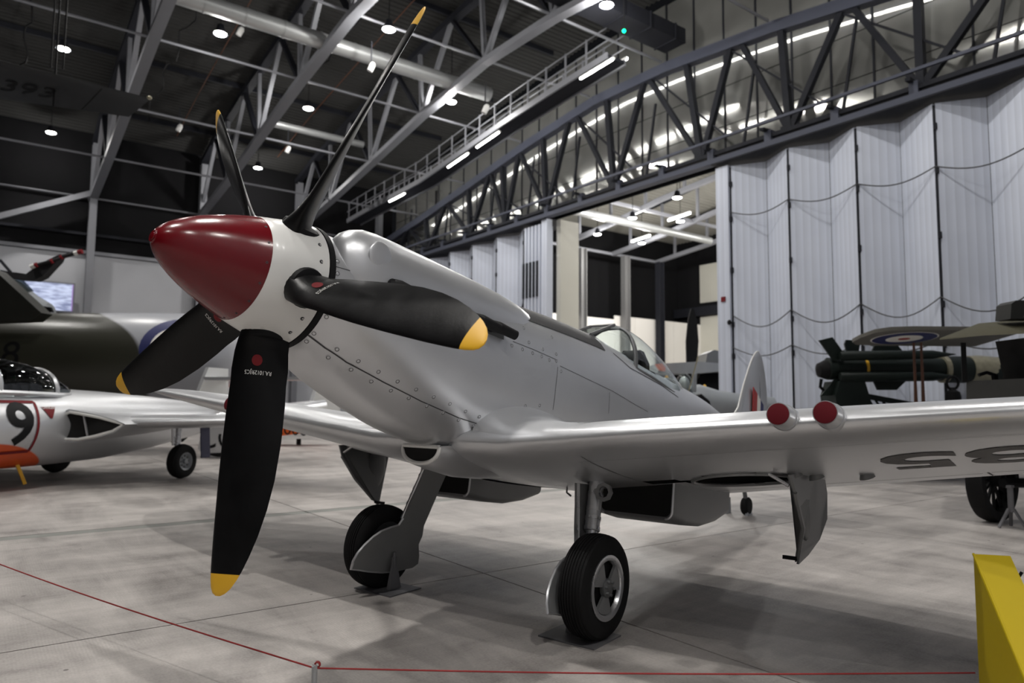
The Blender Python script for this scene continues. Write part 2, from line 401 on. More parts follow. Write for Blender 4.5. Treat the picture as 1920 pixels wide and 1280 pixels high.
# grey beams for brace shadows showing through the back wall, and one strut
for (xa, xb, lab) in ((9.2, 11.2, 'wide grey diagonal bar for a brace shadow, just left of the red spinner'), (13.2, 11.5, 'wide grey diagonal bar for a brace shadow behind the red spinner, leaning the other way')):
    b_ = B().beam((xa - 1.6, YB - .25, .3), (xb - 1.6, YB - .25, 8.0), .12, .5, (1, 0, 0)); b_.done('wall_brace_or_shadow', planegrey, label=lab, cat='brace', group='brace shadows on the back wall')
b_ = B().beam((-1.6, YB - .7, 8.4), (3.75, YB - .7, 11.0), .2, .24); b_.done('wall_brace_or_shadow', steel_w, label='long pale diagonal strut rising to the leftmost column head', cat='brace')

# ---- partition plane: truss over the folding doors, track, reflective upper wall
dt = thing('door_truss', 'dark steel lattice truss above the folding white doors', 'truss', (DX + .3, 38, 9.5))
b_ = B()
for (a, za), (c, zc) in zip(BN, BN[1:]): b_.beam((DX + .3, a, za), (DX + .3, c, zc), .34, .36)
b_.done('top_chord', steel_b, dt)
B().beam((DX + .3, 38, 9.52), (DX + .3, -6, 9.52), .22, .2).done('bottom_chord', steel_d, dt)
hubs = [(36.9, 38, 37.2, 35.2), (32.9, 35, 33.2, 31.2), (28.8, 31, 29, 27.2), (25.9, 27.1, 26.2, 24.9), (22.96, 24.8, 23.2, 21.5), (18.93, 21, 19.3, 17.35), (14.83, 17.1, 15.4, 13.6), (11.6, 13.2, 11.8, 9.9), (7.9, 9.6, 7.9, 5.8), (3.9, 5.6, 3.9, 1.9), (-.2, 1.7, -.2, -2.3)]
for h_, l_, v_, r_ in hubs:
    for yt, w_ in ((l_, .16), (v_, .2), (r_, .18)):
        B().beam((DX + .3, h_, 9.55), (DX + .3, yt, prof(BN, yt) - .1), w_, w_).done('web_member', steel_d, dt)
    B().box((DX + .3, h_, 9.6), (.05, .6, .4)).done('gusset_plate', steel_d, dt)
    B().beam((DX + .3, h_ - 1.6, 9.5), (DX + .3, h_ - 2.1, 12.2), .07, .07).done('hanger_rod', steel_d, dt)
    B().beam((DX + .3, h_ + 2.0, prof(BN, h_ + 2) - .2), (DX + .3, h_ - 1.0, 10.1), .06, .06).done('brace_rod', steel_d, dt)
tr = thing('door_track', 'dark blue-grey overhead rail carrying the folding doors', 'rail', (DX - .3, 38, 9))
B().beam((DX - .3, 38, 9.12), (DX - .3, -6, 9.12), .3, .16).done('lower_rail', steel_b, tr)
B().beam((DX - .3, 38, 9.38), (DX - .3, -6, 9.38), .16, .12).done('upper_rail', steel_d, tr)
for k in range(15):
    y = 36.5 - 2.05 * k
    B().box((DX - .3, y, 9.28), (.22, .22, .5)).done('hanger', steel_b, tr)
    B().beam((DX - .7, y, 9.5), (DX - .1, y + .1, 9.6), .12, .08).done('bracket', steel_d, tr)
B().beam((DX - .45, 38, 9.78), (DX - .45, -6, 9.78), .08, .08).done('rail_tube', steel_b, tr)
wr = struct('wall_right', B().box((DX + 1.1, 16, 12.5), (.06, 44.6, 6.2)), darkwall)
y = 37.9
while y > -5.5:
    zt = prof(TN, y - .6) + .1
    for z0, z1 in ((9.5, 10.75), (10.78, 12.1), (12.13, zt)):
        if z1 > z0 + .3: B().box((DX + .95 + random.uniform(-.004, .004), y - .62, (z0 + z1) / 2), (.03, 1.2, z1 - z0), Matrix.Rotation(random.uniform(-.003, .003), 3, 'Z') @ Matrix.Rotation(random.uniform(-.003, .003), 3, 'Y')).done('reflective_panel', foil, wr)
    B().box((DX + .92, y, (9.5 + zt) / 2), (.05, .05, zt - 9.5)).done('mullion', steel_d, wr)
    y -= 1.24

# ---- folding doors (concertina leaves)
def leaves(name, pts, ztop, mats):
    d = thing(name, None, None, (pts[0][0], pts[0][1], 0), kind='structure')
    for (xa, ya), (xb, yb) in zip(pts, pts[1:]):
        p, q = V((xa, ya, 0)), V((xb, yb, 0)); dd = (q - p); L = dd.length; dd.normalize(); nn = V((-dd.y, dd.x, 0))
        rot = rot_cols(nn, dd, V((0, 0, 1)))
        M = Matrix.Translation((p + q) / 2 + V((0, 0, ztop / 2 + .02))) @ rot.to_4x4()
        o = link('door_leaf', B().box((0, 0, 0), (.06, L - .05, ztop - .06)).mesh('door_leaf', mats), d)
        o.matrix_local = WMX[d].inverted() @ M
        B().box((xa, ya, ztop / 2), (.05, .05, ztop - .1)).done('hinge_strip', steel_d, d)
        if xa < DX + .1:
            for zz in (1.2, 2.95, 3.92, 5.6, 7.2, 8.3): B().box((xa - .04, ya - .03, zz), (.06, .07, .16)).done('hinge_knuckle', steel_d, d)
    return d
RP = [(18.42, 13.37), (18.95, 12.43), (18.40, 11.38), (18.95, 10.42), (18.38, 9.38), (19.02, 8.52), (18.42, 7.44), (19.05, 6.5), (18.5, 5.5), (19.05, 4.55), (18.45, 3.5), (19.05, 2.5), (18.45, 1.5), (19.05, .5), (18.45, -.5), (19.05, -1.5), (18.45, -2.5), (19.05, -3.5), (18.45, -4.5), (18.5, -6)]
dr = leaves('door_1', RP, 8.9, doorm)
struct('trim_2', B().box((19.0, 3.95, 9.02), (1.7, 19.9, .04)), steel_d); struct('trim_3', B().box((19.0, 30.1, 9.02), (1.7, 15.8, .04)), steel_d)
B().box((18.42, 13.62, 4.47), (.22, .46, 8.88)).done('end_post', doorm, dr)
LP = [(18.42, 23.9), (18.95, 24.9), (18.42, 25.9), (18.95, 26.9), (18.42, 27.9), (18.95, 28.9), (18.42, 29.9), (18.95, 30.9), (18.42, 31.9), (18.95, 32.9), (18.42, 33.9), (18.95, 35), (18.42, 36), (18.95, 37.6)]
dl = leaves('door_2', LP, 8.9, doorm)
for k in range(5): B().box((18.65, 22.72 + .23 * k, 4.45), (.7, .13, 8.86)).done('stacked_leaf', doorm, dl)
for k in range(5): B().box((18.28, 22.8 + .23 * k, 6.6), (.06, .1, 1.5)).done('counterweight', steel_d, dl)
B().box((18.42, 22.35, 4.5), (.3, .34, 9.0)).done('end_post', doorm, dl)
struct('trim_1', B().box((19.3, 22.05, 4.5), (1.0, .25, 9.0)), beige)
def swag(y0, y1, z0, z1, sag, x=18.36):
    return [(x + .06 * sin(pi * k / 12), y0 + (y1 - y0) * k / 12, z0 + (z1 - z0) * k / 12 - sag * sin(pi * k / 12)) for k in range(13)]
for zc, sag, lab in ((7.15, .22, 'black cable looped along the folding doors, highest of three'), (3.95, .42, 'black cable looped along the folding doors, middle one of three'), (2.95, .28, 'black cable looped along the folding doors, lowest of three')):
    pts = []
    for a, c in zip((13.37, 11.38, 9.38, 7.44, 5.5), (11.38, 9.38, 7.44, 5.5, 3.5)): pts += swag(a, c, zc + .02 * a, zc + .02 * c, sag)
    B().tube(pts, .016, 6).done('looped_cable', seamm, cat='cable', label=lab, group='cables looped on the right-hand doors')
pts = []
for a, c in zip((23.9, 25.9, 27.9, 29.9), (25.9, 27.9, 29.9, 31.9)): pts += swag(a, c, 5.6, 5.6, .75)
B().tube(pts, .018, 6).done('looped_cable', seamm, cat='cable', label='black cable looped across the distant doors behind the cowling')
# little fittings on the end post
def plaque(name, x, y, z, w, h, mat, label, cat): B().box((x, y, z), (.03, w, h)).done(name, mat, label=label, cat=cat)
plaque('call_box', 18.29, 13.62, 4.72, .15, .15, markred, 'small dark red call box on the white door post', 'box')
t = thing('post_fitting', 'round black knob on the white door post', 'knob', (18.28, 13.38, 3.98)); B().lathe([(0, .05), (.06, .08), (.1, .04)], (18.3, 13.38, 3.98), (-1, 0, 0), 12).done('knob_head', black, t)
for z, mm, lab, tx in ((1.72, yellow, 'yellow warning notice on the white door post', '!'), (1.42, markred, 'red notice low on the white door post', 'STOP')):
    t = thing('notice', lab, 'notice', (18.29, 13.6, z)); B().box((18.29, 13.6, z), (.02, .26, .2)).done('sheet', mm, t)
    text('lettering', tx, .11, black if tx == '!' else mark_wht, t, lambda u, v_, z=z: WMX[t].inverted() @ V((18.277, 13.6 - u, z + v_)))
t = thing('push_button', 'small dark push button below the red notice on the post', 'button', (18.29, 13.6, 1.18)); B().lathe([(0, .05), (.03, .05)], (18.3, 13.6, 1.18), (-1, 0, 0), 10).done('cap', markred, t)

# ---- services under the roof
def duct(name, a, c, r, lab, mat=ductm, step=1.2):
    t = thing(name, lab, 'duct', a); a, c = V(a), V(c); L = (c - a).length; d = (c - a).normalized()
    B().tube([a, c], r, 16).done('pipe', mat, t)
    k = step
    while k < L: B().lathe([(-.03, r * 1.06), (.03, r * 1.06)], a + d * k, d, 16, False).done('seam_band', mat, t); k += step
    return t
duct('air_duct', (-6, 22.0, 13.35), (15.2, 22.0, 13.35), .27, 'thick round pale duct passing behind the tallest propeller blade')
duct('air_duct', (9.2, 29.4, 13.1), (13.4, 29.4, 13.1), .15, 'short slim pale duct behind the tallest propeller blade near its root')
t = thing('air_duct', 'wide dark box duct close under the roof near the green light', 'duct', (10, 15.4, 13.75)); B().box((14.2, 15.4, 13.75), (8.2, .9, .5)).done('casing', steel_d, t)
for k in range(7): B().box((10.6 + 1.2 * k, 15.4, 13.75), (.06, .96, .56)).done('seam_band', steel_d, t)
duct('air_duct', (5, 14.4, 14.2), (13, 14.4, 14.2), .22, 'dark duct high beside the tip of the upright blade', steel_d)
for yq, lab in ((30.6, 'thin red sprinkler pipe running up the roof, left of the propeller'), ):
    b_ = B().tube([(6.9, y_, prof(TN, y_) - .1) for y_ in range(14, 38, 2)], .02, 6); b_.done('sprinkler_pipe', brown, cat='pipe', label='thin red sprinkler pipe along the roof above the spinner')
b_ = B().tube([(11.7, y_, prof(TN, y_) - .1) for y_ in range(14, 38, 2)], .02, 6); b_.done('sprinkler_pipe', brown, cat='pipe', label='thin red sprinkler pipe along the roof right of the upright blade')
for x, lab in ((5.3, 'sagging black cable bundle under the roof left of the short upright blade'), (10.2, 'sagging black cable bundle under the roof left of the tall upright blade'), (.7, 'black cable drop above the hanging dark wing')):
    pts = [(x + .12 * sin(k * 1.7), 17 + k * .75, prof(TN, 17 + k * .75) - .25 - .35 * abs(sin(k * .9))) for k in range(24)]
    B().tube(pts, .03, 5).done('cable_bundle', black, cat='cable', label=lab)

lamp_me = {}
def pendant(x, y, z, label, drop, grp='round pendant lamps in the main hall', power=None):
    beam = (.55 if x > 9 else 1.35 if y < 10 else .8 if y > 16 else .45) if not power else 1
    t = thing('pendant_lamp', label, 'lamp', (x, y, z), None, grp)
    if not lamp_me:
        lamp_me['h'] = B().lathe([(.34, .03), (.3, .1), (.12, .14), (.02, .21), (0, .22), (.015, .19)], (0, 0, 0), (0, 0, 1), 20, False).mesh('housing', steel_d)
        lamp_me['l'] = B().lathe([(.03, .185), (-.01, .17), (-.03, .05)], (0, 0, 0), (0, 0, 1), 20).mesh('lens', lampm)
    link('housing', lamp_me['h'], t); link('lens', lamp_me['l'], t)
    B().tube([(x, y, z + .33), (x, y, z + drop)], .015, 5).done('suspension_cable', black, t)
    ld = bpy.data.lights.new('lamp_beam', 'SPOT'); ld.energy = (power or LAMP_W) * beam; ld.spot_size = R(105); ld.spot_blend = .9; ld.shadow_soft_size = .17; ld.color = (1, .965, .92)
    lo = bpy.data.objects.new('lamp_beam', ld); COL.objects.link(lo); lo.parent = t; lo.location = (0, 0, -.06)
    ld = bpy.data.lights.new('lamp_spill', 'POINT'); ld.energy = (power or LAMP_W) * (.26 if x > 9 else .09); ld.shadow_soft_size = .12; ld.color = (1, .97, .93)
    lo = bpy.data.objects.new('lamp_spill', ld); COL.objects.link(lo); lo.parent = t; lo.location = (0, 0, -.2)
    return t
for x, y, lab in ((1.63, 27.1, 'lit pendant lamp directly above the hanging dark wing'), (1.92, 36.2, 'lit pendant lamp just below the hanging dark wing'), (5.5, 22.9, 'lit pendant lamp left of the tallest truss bracing, beside the pale duct'),
                  (9.6, 19.4, 'lit pendant lamp beside the tip of the tall upright blade'), (9.85, 26.8, 'lit pendant lamp between the two upright propeller blades, the higher of two'),
                  (10.55, 35.4, 'lit pendant lamp between the two upright blades, the lower of two'), (14.0, 22.8, 'lit pendant lamp right of the tall upright blade under the third truss')):
    pendant(x, y, 13.0, lab, prof(TN, y) - 13.0)
# lamps of the same rows outside the photograph's frame
for x, y in ((-2.5, 28), (-2.5, 16), (-2.5, 5), (-2.5, -4), (1.6, 17), (1.6, 7), (1.6, -4), (-7, 0), (5.5, 12), (9.6, 3.5), (9.6, 12), (14, 14.3), (14, 7), (5.5, -4.5)):
    pendant(x, y, 13.0, 'lit pendant lamp hanging in the near part of the hall', prof(TN, y) - 13.0, 'pendant lamps nearer than the silver fighter')

# small spotlights hanging in the roof
def spotlet(p, lab, lit=True):
    t = thing('spotlight', lab, 'lamp', p, None, 'small track spotlights in the roof')
    p = V(p); B().lathe([(0, .09), (.22, .1), (.3, .06)], p, (.3, -.2, .8), 10).done('can', white_p if lit else steel_d, t)
    B().tube([p + V((.05, 0, .25)), p + V((.05, 0, 1.0))], .02, 5).done('stem', steel_d, t)
for px, py, dpt, lab in ((693, 133, 23, 'small white spotlight under the thick pale duct'), (537, 286, 30, 'small white spotlight under the slim pale duct'), (907, 212, 23, 'small white spotlight beside the catwalk rails'), (447, 66, 24, 'small spotlight right of the brightest lamp on the left'), (333, 246, 28, 'small spotlight under a tie left of the short upright blade')):
    spotlet(at(px, py, dpt), lab)
t = thing('indicator_light', 'small green light hanging under the dark roof', 'lamp', at(1170, 58, 18)); p = at(1170, 58, 18)
B().ell(p, (.045, .045, .045), 10, 8).done('bulb', greenled, t); B().tube([p + V((0, 0, .05)), p + V((0, 0, 1.2))], .012, 5).done('suspension_cable', black, t)

# ---- catwalk
CW = [(36, 11.25), (33.7, 11.35), (28.1, 11.5), (24.8, 11.85), (21.6, 12.2), (18.5, 12.45), (15.9, 12.62)]
cw = thing('catwalk', 'roof catwalk with pale guard rails beside the door truss', 'catwalk', (16, 36, 11.25))
b_ = B()
for (a, za), (c, zc) in zip(CW, CW[1:]): b_.beam((16, a, za), (16, c, zc), .8, .1)
b_.done('deck', steel_d, cw)
for sx in (-.4, .4):
    b_ = B()
    for (a, za), (c, zc) in zip(CW, CW[1:]): b_.beam((16 + sx, a, za), (16 + sx, c, zc), .07, .22)
    b_.done('edge_beam', steel_w, cw)
    for hh in (.95, .5):
        b_ = B(); b_.tube([(16 + sx, a, za + hh) for a, za in CW], .025, 6); b_.done('guard_rail', steel_w, cw)
    y = 35.8
    while y > 15.9:
        z = prof(CW, y); B().beam((16 + sx, y, z), (16 + sx, y, z + 1), .05, .05).done('post', steel_w, cw); y -= 1.05
for y, lab in ((16.4, 'lit tube light under the near end of the catwalk'), (22.6, 'lit tube light under the catwalk, second from its near end'), (24.8, 'lit tube light under the catwalk, third from its near end'), (30.2, 'lit tube light under the far end of the catwalk')):
    z = prof(CW, y) - .16; t = thing('tube_light', lab, 'lamp', (15.6, y, z), None, 'tube lights on the catwalk')
    B().beam((15.6, y - .8, z), (15.6, y + .8, prof(CW, y + .8) - prof(CW, y - .8) + z), .1, .05).done('batten', white_p, t)
    B().beam((15.57, y - .75, z - .05), (15.57, y + .75, prof(CW, y + .75) - prof(CW, y - .75) + z - .05), .06, .05).done('tube', tubem, t)

for k in range(9):  # unseen tubes added so the reflective upper wall shows long streaks
    y = 17 + 2.2 * k; z = prof(CW, y) + .2; t = thing('tube_light', 'added lit tube along the hidden far edge of the catwalk', 'lamp', (16.52, y, z), None, 'added tubes on the far edge of the catwalk')
    z0, z1 = prof(CW, y - 1.09) + .2, prof(CW, y + 1.09) + .2
    B().beam((16.48, y - 1.09, z0), (16.48, y + 1.09, z1), .04, .08).done('batten', white_p, t); B().beam((16.53, y - 1.08, z0), (16.53, y + 1.08, z1), .05, .06).done('tube', tubem, t)
for k in range(13):  # extra tubes hidden by the chord, added to draw an arc on the sheet
    y = 33 - 2.5 * k; t = thing('tube_light', 'added unseen tube light behind the door truss top chord', 'lamp', (DX + .52, y, prof(BN, y)), None, 'added tube lights behind the door truss')
    z0, z1 = prof(BN, y - 1.24), prof(BN, y + 1.24)
    B().beam((DX + .495, y - 1.24, z0), (DX + .495, y + 1.24, z1), .04, .1).done('batten', white_p, t); B().beam((DX + .54, y - 1.22, z0), (DX + .54, y + 1.22, z1), .05, .06).done('tube', tubed, t)
# ================================================================= second hall seen through the open doors
H2 = [(31, 10.6), (27, 11.05), (23.5, 11.6), (18, 12.1), (12, 12.3), (4, 11.6), (-6, 10.4)]
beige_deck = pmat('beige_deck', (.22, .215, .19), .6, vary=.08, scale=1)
H2D = [(33.2, 12.6)] + [(a, z + 2.0) for a, z in H2]
struct('ceiling_2', deck('ceiling_2', 19.75, 40, H2D, .1, beige_deck, -5.9, 33.1, .3), beige_deck, sharp=20)
w2 = struct('wall_back_2', B().box((30, 33.2, 6.5), (21, .2, 13)), darkwall)
x = 21.0
while x < 39:
    B().box((x, 31, 3.32 if x < 30.9 else 3.42), (1.78, .08, 6.5 if x < 30.9 else 6.8)).done('partition_board', partm, w2); x += 1.8
wf = struct('wall_far', B().box((39.3, 14, 6.5), (.2, 40, 13)), darkwall)
y = 30
while y > -5:
    B().box((39.1, y, 3.7), (.08, 1.96, 7.3)).done('wall_panel', beige, wf); B().box((39.1, y, 9.6), (.08, 1.96, 2.6)).done('wall_panel', beige, wf); y -= 2
B().box((38.9, 14, 7.7), (.4, 38, .6)).done('beam', steel_d, wf)
for x in (22.6, 26.7, 30.8, 34.8):
    t = thing('roof_truss', {22.6: 'pale roof truss just beyond the open doors', 26.7: 'pale roof truss in the second hall, second beyond the doors', 30.8: 'pale roof truss in the second hall carrying a lit tube', 34.8: 'pale roof truss farthest into the second hall'}[x], 'truss', (x, 31, 10.6), None, 'trusses of the second hall')
    b_ = B()
    for (a, za), (c, zc) in zip(H2, H2[1:]): b_.beam((x, a, za), (x, c, zc), .2, .24)
    b_.done('bottom_chord', steel_w, t)
    b_ = B()
    for (a, za), (c, zc) in zip(H2, H2[1:]): b_.beam((x, a, za + 1.9), (x, c, zc + 1.9), .2, .2)
    b_.done('top_chord', steel_d, t)
    for yv in (29.5, 27, 24.5, 22, 19.5, 17, 14): B().beam((x, yv, prof(H2, yv)), (x, yv, prof(H2, yv) + 1.9), .13, .13).done('web_member', steel_w, t)
    for yv in (31, 24.8, 18.6):
        if x < 34: B().beam((x, yv, prof(H2, yv)), (x + 4.1, yv, prof(H2, yv)), .12, .16).done('tie_beam', steel_w, t)
for x, mm, lab in ((27.9, col_m, 'pale round-faced column left of the cockpit in the second hall'), (31.5, col_m, 'pale column above the cockpit in the second hall'), (34.6, steel_d, 'dark column right of the bright screen')):
    t = thing('column', lab, 'column', (x, 30.6, 0), None, 'columns in the second hall')
    B().ibeam((x, 30.6, .02), (x, 30.6, 10.5), .38, .4, .05, (1, 0, 0)).done('shaft', mm, t); B().box((x, 30.6, .02), (.6, .6, .04)).done('base_plate', steel_d, t)
t = duct('air_duct', (20.2, 25.4, 10.75), (33, 25.4, 10.75), .2, 'bright slim duct crossing the second hall roof')
for x, y, lab in ((25.9, 27.2, 'lit pendant lamp in the second hall nearest the stacked doors'), (24.9, 23.7, 'lit pendant lamp in the second hall, high in the middle of the opening'), (23.9, 20.1, 'lit pendant lamp in the second hall, highest in the opening'), (29.3, 27.2, 'lit pendant lamp in the second hall beside the left lit tube'), (27.2, 22.7, 'lit pendant lamp in the second hall beside the right lit tube')):
    pendant(x, y, 10.4, lab, 2.2, 'pendant lamps in the second hall', 1700)
for x, y in ((24, 12), (30, 16), (34, 22), (30, 8)): pendant(x, y, 10.4, 'lit pendant lamp in the hidden part of the second hall', 2.4, 'pendant lamps in the second hall out of sight', 1900)
for x, y, lab in ((29.0, 27.0, 'lit tube on the second hall truss, the left one'), (27.0, 22.6, 'lit tube on the second hall truss, the right one')):
    t = thing('tube_light', lab, 'lamp', (x, y, 10.55), None, 'tube lights in the second hall')
    B().beam((x, y - .7, 10.7), (x, y + .7, 10.6), .1, .06).done('batten', white_p, t); B().beam((x, y - .68, 10.64), (x, y + .68, 10.54), .08, .07).done('tube', tubem, t)
t = thing('television', 'lit white screen on the partition behind the cockpit', 'screen', at(1212, 653, 31)); p = at(1212, 653, 31)
B().box((p.x, 30.9, p.z), (1.5, .06, .62)).done('bezel', black, t); B().box((p.x, 30.86, p.z), (1.42, .02, .54)).done('display', tvm, t)
t = thing('exit_sign', 'green exit sign on the far wall beside the door post', 'sign', (38.95, 18.1, 4.1)); B().box((38.95, 18.1, 4.1), (.06, 1.0, .36)).done('face', green_sign, t)
text('lettering', 'FIRE EXIT', .2, mark_wht, t, lambda u, v_: WMX[t].inverted() @ V((38.9, 18.1 - u, 4.1 + v_)))

# ---- distant aircraft beyond the doors
CR, CF = V((.801, -.598, 0)), V((.598, .801, 0))         # directions across and along the line of sight
def planepts(lst, dpt): return [at(px, py, dpt) for px, py in lst]
t = thing('propeller_aircraft', 'dark grey propeller aircraft with pale wing beyond the open doors', 'aircraft', at(1300, 800, 24))
b_ = B().prism(planepts([(1225, 684), (1300, 680), (1345, 684), (1492, 687), (1492, 693), (1345, 697), (1290, 702), (1225, 700)], 24), CF * 1.6); b_.done('wing', planegrey, t)
b_ = B()
b_.loft([[at(cx, cy, 25.5 + 0) + CR * (rr * .018 * cos(2 * pi * k / 14)) * .5 + CF * (rr * .018 * 1.5 * cos(2 * pi * k / 14)) + V((0, 0, rr * .018 * sin(2 * pi * k / 14))) for k in range(14)] for cx, cy, rr in ((1215, 725, 10), (1240, 722, 30), (1290, 728, 42), (1350, 732, 45), (1420, 735, 40))])
b_.done('fuselage', black, t)
prop = planepts([(1287, 680), (1286, 640), (1290, 600), (1295, 579), (1300, 579), (1306, 600), (1309, 640), (1306, 690), (1292, 692)], 23.6)
B().prism(prop, CF * .12).done('propeller_blade', black, t)
b_ = B().ell(at(1298, 700, 23.6), (.25, .25, .25)); b_.done('spinner', black, t)
B().prism(planepts([(1312, 690), (1318, 664), (1330, 658), (1350, 662), (1352, 690)], 25), CF * 1.2).done('engine_cowling', dark_silver, t)
B().prism(planepts([(1228, 683), (1240, 681), (1247, 688), (1246, 696), (1236, 694)], 23.1), CF * .2).done('wing_tip_light', orange, t)
for px, py in ((1250, 708), (1321, 725)): B().ell(at(px, py, 23.0), (.06, .06, .08), 8, 6).done('lamp', yellow, t)
t = thing('grey_jet', 'grey jet with clear canopy and tan strut beyond the open doors', 'aircraft', at(1330, 810, 20))
b_ = B()
b_.loft([[at(cx, cy, 20) + CR * (.0) + CF * (rr * .015 * cos(2 * pi * k / 14)) + V((0, 0, rr * .015 * sin(2 * pi * k / 14))) for k in range(14)] for cx, cy, rr in ((1255, 765, 14), (1280, 752, 30), (1310, 754, 34), (1345, 757, 26), (1400, 760, 20), (1450, 762, 18))])
b_.done('fuselage', planegrey, t)
B().ell(at(1283, 722, 19.6), (.22, .22, .34)).done('canopy', glass, t); B().ell(at(1283, 724, 19.7), (.16, .16, .28)).done('pilot_seat', ductm, t)
B().prism(planepts([(1293, 768), (1298, 745), (1312, 738), (1328, 752), (1334, 775)], 19.2), CF * .3).done('air_intake', black, t)
for px in (1270, 1390): q = at(px, 790, 20.2); B().tube([q, V((q.x, q.y, .2))], .06, 8).done('undercarriage_leg', steel_d, t); B().lathe([(-.08, .2), (0, .25), (.08, .2)], V((q.x, q.y, .25)), CF, 16).done('wheel', rubber, t)
B().beam(at(1289, 742, 18.8), at(1309, 668, 18.8), .035, .035).done('strut', khaki, t); B().beam(at(1301, 735, 19.5), at(1302, 700, 19.5), .1, .1).done('mast', planegrey, t)
# ================================================================= the silver fighter
AC = AX.inverted() @ V((0, 0, CAMZ)); AI = AR.transposed()
def aray(px, py): return AI @ dirpx(px, py)
def apl(px, py, ax, val): d = aray(px, py); return AC + d * ((val - AC[ax]) / d[ax])
base = a2w((2.1, 0, -1.84)); base.z = 0
fx = thing('fighter_aircraft', 'silver piston fighter with red spinner and five black propeller blades, nearest aircraft', 'aircraft', base, AR)
FS = [(.13, .352, -.362, .352, 0, 2, 2), (.3, .345, -.475, .375, -.04, 2.15, 2.05), (.5, .345, -.555, .395, -.06, 2.5, 2.1), (.75, .35, -.635, .408, -.08, 2.75, 2.15), (1.0, .36, -.70, .415, -.1, 2.8, 2.2),
      (1.4, .395, -.755, .422, -.11, 2.65, 2.3), (2.0, .45, -.79, .437, -.12, 2.3, 2.4), (2.6, .495, -.80, .45, -.12, 2.1, 2.4), (3.2, .512, -.80, .455, -.12, 2.05, 2.4), (3.8, .49, -.78, .445, -.12, 2.0, 2.3),
      (4.6, .455, -.72, .405, -.1, 1.95, 2.2), (5.4, .44, -.62, .345, -.06, 1.9, 2.1), (5.9, .415, -.53, .30, -.03, 1.9, 2), (6.4, .36, -.43, .245, 0, 1.9, 2), (7.2, .30, -.25, .15, .05, 1.9, 2), (7.9, .27, -.1, .08, .08, 1.9, 2), (8.35, .22, .02, .03, .12, 2, 2)]
def fsec(x):
    if x <= FS[0][0]: return FS[0][1:]
    for i in range(len(FS) - 1):
        a, c = FS[i], FS[i + 1]
        if x <= c[0]:
            h = c[0] - a[0]; t = (x - a[0]) / h
            p = FS[max(i - 1, 0)]; q = FS[min(i + 2, len(FS) - 1)]; out = []
            for k in range(1, 7):
                m0 = (c[k] - p[k]) / (c[0] - p[0]) * h; m1 = (q[k] - a[k]) / (q[0] - a[0]) * h
                out.append((2 * t ** 3 - 3 * t * t + 1) * a[k] + (t ** 3 - 2 * t * t + t) * m0 + (3 * t * t - 2 * t ** 3) * c[k] + (t ** 3 - t * t) * m1)
            return out
    return FS[-1][1:]
def fring(x, n=72, g=0):
    zt, zb, w, zm, a, c = fsec(x); o = []
    for k in range(n):
        th = 2 * pi * k / n; s_, c_ = sin(th), cos(th); e = a if s_ >= 0 else c; H = (zt - zm if s_ >= 0 else zm - zb) + g
        o.append(V((x, (w + g) * math.copysign(abs(c_) ** (2 / e), c_), zm + math.copysign(H * abs(s_) ** (2 / e), s_))))
    return o
def fy(x, z):                       # half width of the fuselage at a height
    zt, zb, w, zm, a, c = fsec(x)
    u = (z - zm) / (zt - zm) if z >= zm else (zm - z) / (zm - zb); e = a if z >= zm else c
    return w * max(0, 1 - min(1, u) ** e) ** (1 / e)
def fsurf(x, z, sd=-1, g=0):
    p = V((x, sd * fy(x, z), z)); e = .004
    tx = V((2 * e, sd * (fy(x + e, z) - fy(x - e, z)), 0)); tz = V((0, sd * (fy(x, z + e) - fy(x, z - e)), 2 * e))
    n = tx.cross(tz).normalized()
    if n.y * sd < 0: n = -n
    return p + n * g, n
def hit(px, py):                    # where a sight line meets the port fuselage side
    d = aray(px, py); t = 2.0
    while t < 12:
        p = AC + d * t
        if p.x > .1 and p.y < .2:
            zt, zb, w, zm, a, c = fsec(p.x)
            if zb < p.z < zt and abs(p.y) < fy(p.x, p.z): return p
        t += .004
    return None
sx_ = [.13 + .0 * k for k in range(1)] + [.18, .24] + [.3 + .08 * k for k in range(100) if .3 + .08 * k < 8.34] + [8.35]
b_ = B(); b_.loft([fring(x) for x in sx_])
for f in list(b_.bm.faces):         # cockpit opening
    c = f.calc_center_median()
    if 3.32 < c.x < 4.45 and abs(c.y) < .25 - .05 * abs(c.x - 3.8) and c.z > .2: b_.bm.faces.remove(f)
b_.done('fuselage', silver, fx, AX, sharp=60)
rings = []
b_ = B()
for k in range(26):
    x = .35 + 2.75 * k / 25; hw = .24 if k > 14 else .24
    rings.append([fsurf(x, fsec(x)[0] - 1e-4 if False else z_, sd, .004)[0] for sd, z_ in [(-1, fsec(x)[3] + (fsec(x)[0] - fsec(x)[3]) * q_) for q_ in (.70, .8, .9, .96, .99)] + [(1, fsec(x)[3] + (fsec(x)[0] - fsec(x)[3]) * q_) for q_ in (.99, .96, .9, .8, .70)]])
b_.loft(rings, False, False); b_.done('anti_glare_panel', antig, fx, AX, label='dark strip along the top of the nose')
